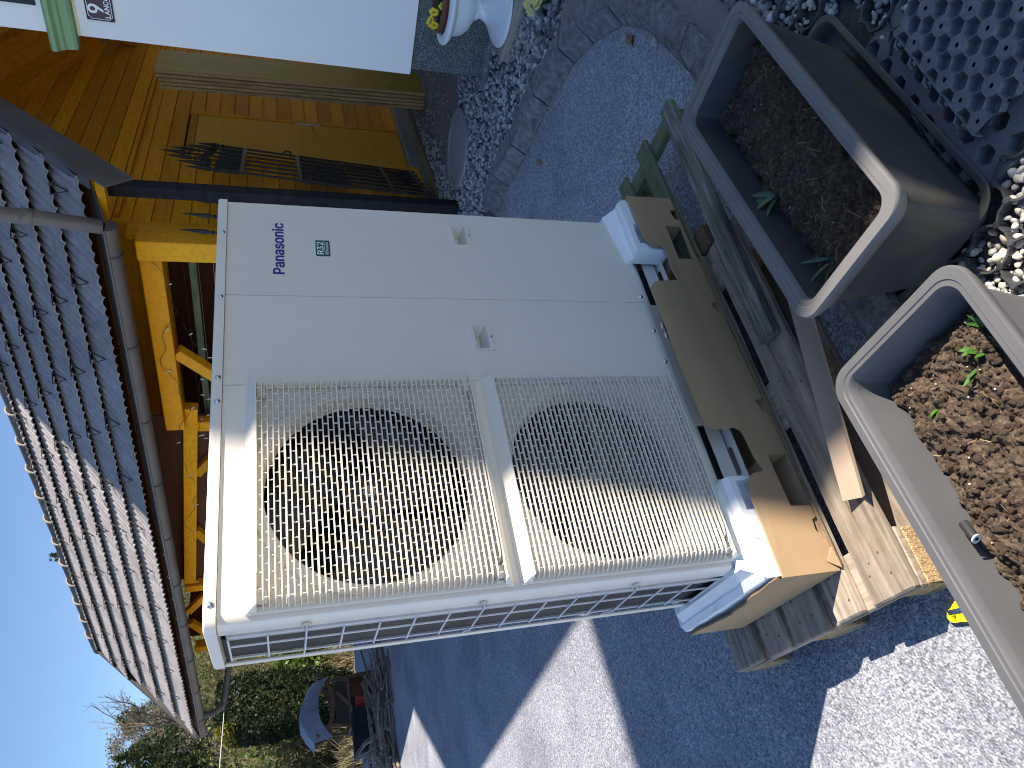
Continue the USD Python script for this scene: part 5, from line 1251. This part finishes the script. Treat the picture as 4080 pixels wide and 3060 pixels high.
m, _ = loft([(.34, .14, .04, .18), (.36, .17, .05, .38), (.38, .185, .05, .43), (.385, .19, .05, .44), (.36, .165, .04, .43), (.33, .13, .03, .20)]); obj('trough_shell', m, mat['trough'], tr, smooth=40)
obj('trough_floor', bx(-.33, .33, -.13, .13, .17, .20), mat['trough'], tr); obj('trough_skid', [bx(-.3, .3, -.12, -.09, 0, .17)], mat['trough'], tr); obj('trough_skid', [bx(-.3, .3, .09, .12, 0, .17)], mat['trough'], tr)
rb = thing('red_bucket', 'small red plastic bucket half hidden by the dry branches', 'bucket', (1.90, 11.2, .12))
obj('bucket_wall', lathe([(.0, .0), (.075, .0), (.10, .22), (.108, .225), (.108, .24), (.098, .24), (.09, .20), (.07, .012), (0, .012)], 20), mat['red'], rb, smooth=40)
bpile = thing('branch_pile', 'loose pile of cut dry grey branches on the driveway before the trough', 'branches', (1.40, 10.2, 0))
for k in range(85):
    x, y = rng.normal(.1, .42), rng.normal(0, .32); az = math.radians(rng.normal(8 if k % 5 else 55, 16)); L = rng.uniform(.5, 1.35)
    z = .02 + abs(rng.normal(0, .11)) * max(0, 1 - abs(x) * .6); til = rng.normal(.04, .08)
    pts = [(x + (s - .5) * L * math.cos(az) + rng.normal(0, .012), y + (s - .5) * L * math.sin(az) + rng.normal(0, .012), max(.015, z + (s - .5) * L * til + .02 * math.sin(s * 5 + k))) for s in np.linspace(0, 1, 5)]
    obj('stick', tube(pts, np.linspace(1, .55, 5) * rng.uniform(.013, .030), 5), mat['stick'], bpile)
for k in range(12):
    x = rng.uniform(-.6, -.1); pts = [(x, -.1, .05), (x - .1, .05, .35), (x - .35 + rng.normal(0, .1), .2, .55)]
    obj('stick', tube(pts, [.012, .009, .004], 5), mat['stick'], bpile)
scatter(Polygon([(.55, 10.75), (1.1, 10.5), (1.15, 11.0), (.6, 11.6), (.1, 11.5)]), 260, .03, .07, lambda x, y: .02 + .10 * max(0, 1 - math.hypot(x - .65, y - 11.1) * 1.6), (('peb4', 'cream_pebble', .8), ('peb1', 'pale_pebble', .2)), 'stone_heap', 'small heap of cream coloured stones at the driveway edge', layers=2)
cb2 = thing('overhead_cable', 'thin pale cable strung level past the carport gutter end', 'cable')
obj('cable', tube([(2.45, 10.4, 2.30), (1.6, 9.25, 2.235), (.8, 8.2, 2.20), (-2.5, 3.95, 2.22)], .0055, 6), mat['hosewhite'], cb2)

# ------------------------------------------------------------------ trees on the hillside
def conifer(label, x, y, h, w, seed, n=180, mm='needles'):
    r_ = np.random.default_rng(seed); z0 = terr_z(x, y)
    t = thing('conifer_tree', label, 'tree', (x, y, z0))
    obj('trunk', tube([(0, 0, 0), (.02 * h * .2, 0, h * .5), (0, 0, h * .98)], [.022 * h, .014 * h, .004], 7), mat['bark'], t)
    V = []; S = []; U = []
    for k in range(n):
        q = (k + r_.uniform(0, 1)) / n; z = h * (.12 + .88 * q); R_ = w * (1 - q) ** .8 * r_.uniform(.7, 1.1) + .08; a = r_.uniform(0, 6.28)
        m_ = int(8 + R_ * 22)
        s = r_.uniform(.1, 1, m_) ** .7
        d = np.array([math.cos(a), math.sin(a), 0]); sd = np.array([-d[1], d[0], 0])
        pts = d * (s * R_)[:, None] + sd * (r_.normal(0, .12, m_) * (1.15 - s) * R_)[:, None] + np.array([0, 0, 1]) * (z - .28 * R_ * s + .18 * R_ * s ** 3 + r_.normal(0, .04, m_))[:, None]
        V.append(pts); U.append(np.repeat((d * .9 + [0, 0, .05])[None], m_, 0))
    V, U = np.vstack(V), np.vstack(U)
    obj('crown', cards(V, .06 * h ** .55 + .07, .32, up=U, jitter=.45), mat[mm], t)
conifer('dense green spruce tree on the left hillside, nearest of the conifers', 4.35, 28.0, 4.3, 1.5, 1, 220)
conifer('smaller green spruce tree just behind the near spruce', 5.05, 30.0, 3.4, 1.2, 2, 160)
conifer('small far spruce whose top shows over the roof ridge', 22.65, 53.8, 7.8, 1.6, 3, 160)
conifer('blue green spruce top showing beyond the far roof edge', 8.35, 40.5, 3.6, 1.0, 4, 120)
def branchy(label, x, y, h, seed, mm='bark', leaf='haze_twig', nl=2500, spread=.32, name='bare_tree', lsize=.16):
    r_ = np.random.default_rng(seed); z0 = terr_z(x, y); t = thing(name, label, 'tree', (x, y, z0)); tubes, ends = [], []
    def grow(p, d, L, r, lev):
        pts = [p]; 
        for _ in range(4):
            d = d + r_.normal(0, .12, 3) + [0, 0, .04]; d = d / np.linalg.norm(d); p = p + d * L / 4; pts.append(p)
        tubes.append(tube(pts, np.linspace(r, r * .55, 5), 5 if lev < 2 else 3, cap=False))
        if lev >= 2: ends.extend(pts[1:])
        if lev < 4:
            for _ in range(3 if lev else 5):
                a = r_.normal(0, 1, 3); nd = d + a * spread * 1.5; nd[2] = abs(nd[2]) * .8 + .1; nd /= np.linalg.norm(nd)
                grow(pts[r_.integers(2, 5)], nd, L * r_.uniform(.5, .75), r * .5, lev + 1)
    grow(np.zeros(3), np.array([0, 0, 1.0]), h * .42, .02 * h, 0)
    obj('trunk', tubes, mat[mm], t)
    if nl:
        e = np.array(ends); e = e[r_.integers(0, len(e), nl)] + r_.normal(0, .12, (nl, 3)); obj('crown', cards(e, lsize, .35), mat[leaf], t)
branchy('bare grey tree with fine twigs standing against the sky', 5.4, 30.2, 5.6, 3, nl=0)
for k, (lab, x, y, h) in enumerate((('hazy straw coloured tree on the slope left of the roof end', 6.3, 38.5, 4.6), ('hazy tan tree beside the roof end, second of the pale ones', 7.6, 41.0, 4.6), ('brownish leafless tree just past the far roof verge', 8.4, 36.5, 3.4), ('pale twiggy tree low on the slope behind the gutter end', 4.6, 26.0, 2.6))):
    branchy(lab, x, y, h, 20 + k, nl=2600, spread=.36, lsize=.13)
# undergrowth tufts and brush over the slope
def tuft(seed, n, h, w, lean):
    r_ = np.random.default_rng(seed); V, F = [], []
    for k in range(n):
        a, r = r_.uniform(0, 6.28), r_.uniform(0, w); b = np.array([r * math.cos(a), r * math.sin(a), 0]); L = h * r_.uniform(.4, 1.1); l = r_.normal(0, lean, 2)
        m_ = b + np.array([l[0] * .4, l[1] * .4, .55]) * L; e = b + np.array([l[0], l[1], .85]) * L; s = np.array([math.sin(a * 3), math.cos(a * 3), 0]) * .010
        i0 = len(V); V += [b - s, b + s, m_ + s * .7, m_ - s * .7, e]; F += [[i0, i0 + 1, i0 + 2], [i0, i0 + 2, i0 + 3], [i0 + 3, i0 + 2, i0 + 4]]
    return trimesh.Trimesh(V, F, process=False)
def shrub(seed):
    r_ = np.random.default_rng(seed); ms = []; e = []
    for k in range(16):
        a = r_.uniform(0, 6.28); d = np.array([math.cos(a) * .6, math.sin(a) * .6, 1.0]) * r_.uniform(.6, 1.1); p1_ = d * .5 + r_.normal(0, .08, 3); p2_ = d + r_.normal(0, .15, 3)
        ms.append(tube([(0, 0, 0), p1_, p2_], [.014, .009, .004], 3, cap=False))
        for j in range(4):
            q0 = p1_ + (p2_ - p1_) * r_.uniform(0, 1); q1 = q0 + r_.normal(0, .2, 3) + [0, 0, .15]; ms.append(tube([q0, q1], [.005, .002], 3, cap=False)); e += [q0, q1, (q0 + q1) / 2]
    return cat(ms), cards(np.repeat(np.array(e), 4, 0) + r_.normal(0, .07, (len(e) * 4, 3)), .075, .5)
n = 5200
rr = rng.uniform(16.6, 60, n) ** 1.0; aa = np.radians(rng.uniform(62, 118, n)); X, Y = -.4 + rr * np.cos(aa), -1.5 + rr * np.sin(aa)
Zz = np.array([terr_z(a, b) for a, b in zip(X, Y)])
protos = [('dry_tuft', tuft(1, 46, .5, .22, .5), mat['dryblade'], False), ('olive_tuft', tuft(2, 46, .42, .25, .55), mat['oliveblade'], False), ('dry_tuft_tall', tuft(3, 30, .8, .15, .35), mat['dryblade'], False)]
instancer('hillside_grass', protos, np.stack([X, Y, Zz - .02], 1), quats(n, False), np.repeat((rng.uniform(.7, 1.5, n) * (.75 + rr / 60))[:, None], 3, 1), rng.choice(3, n, p=[.42, .40, .18]), None, kind='stuff', label='dry straw and olive grass tufts covering the hillside', cat='grass')
sh = [shrub(k) for k in range(3)]
n = 520
rr = rng.uniform(17.5, 58, n); aa = np.radians(rng.uniform(66, 116, n)); X, Y = -.4 + rr * np.cos(aa), -1.5 + rr * np.sin(aa); Zz = np.array([terr_z(a, b) for a, b in zip(X, Y)])
protos = []
for k, (a, b) in enumerate(sh): protos += [('twigs', a, mat['bark'], False)]
q_ = quats(n, False); s_ = np.repeat(rng.uniform(.6, 1.6, n)[:, None], 3, 1); ix = rng.integers(0, 3, n)
instancer('brushwood', protos, np.stack([X, Y, Zz - .03], 1), q_, s_, ix, None, kind='stuff', label='leafless brushwood scattered over the dry hillside', cat='brush')
protos = [('sparse_leaf', b, mat['oliveblade'] if k != 1 else mat['laurel'], False) for k, (a, b) in enumerate(sh)]
instancer('brush_leaves', protos, np.stack([X, Y, Zz - .03], 1), q_, s_, ix, None, kind='stuff', label='sparse olive leaves on the hillside brush', cat='brush')
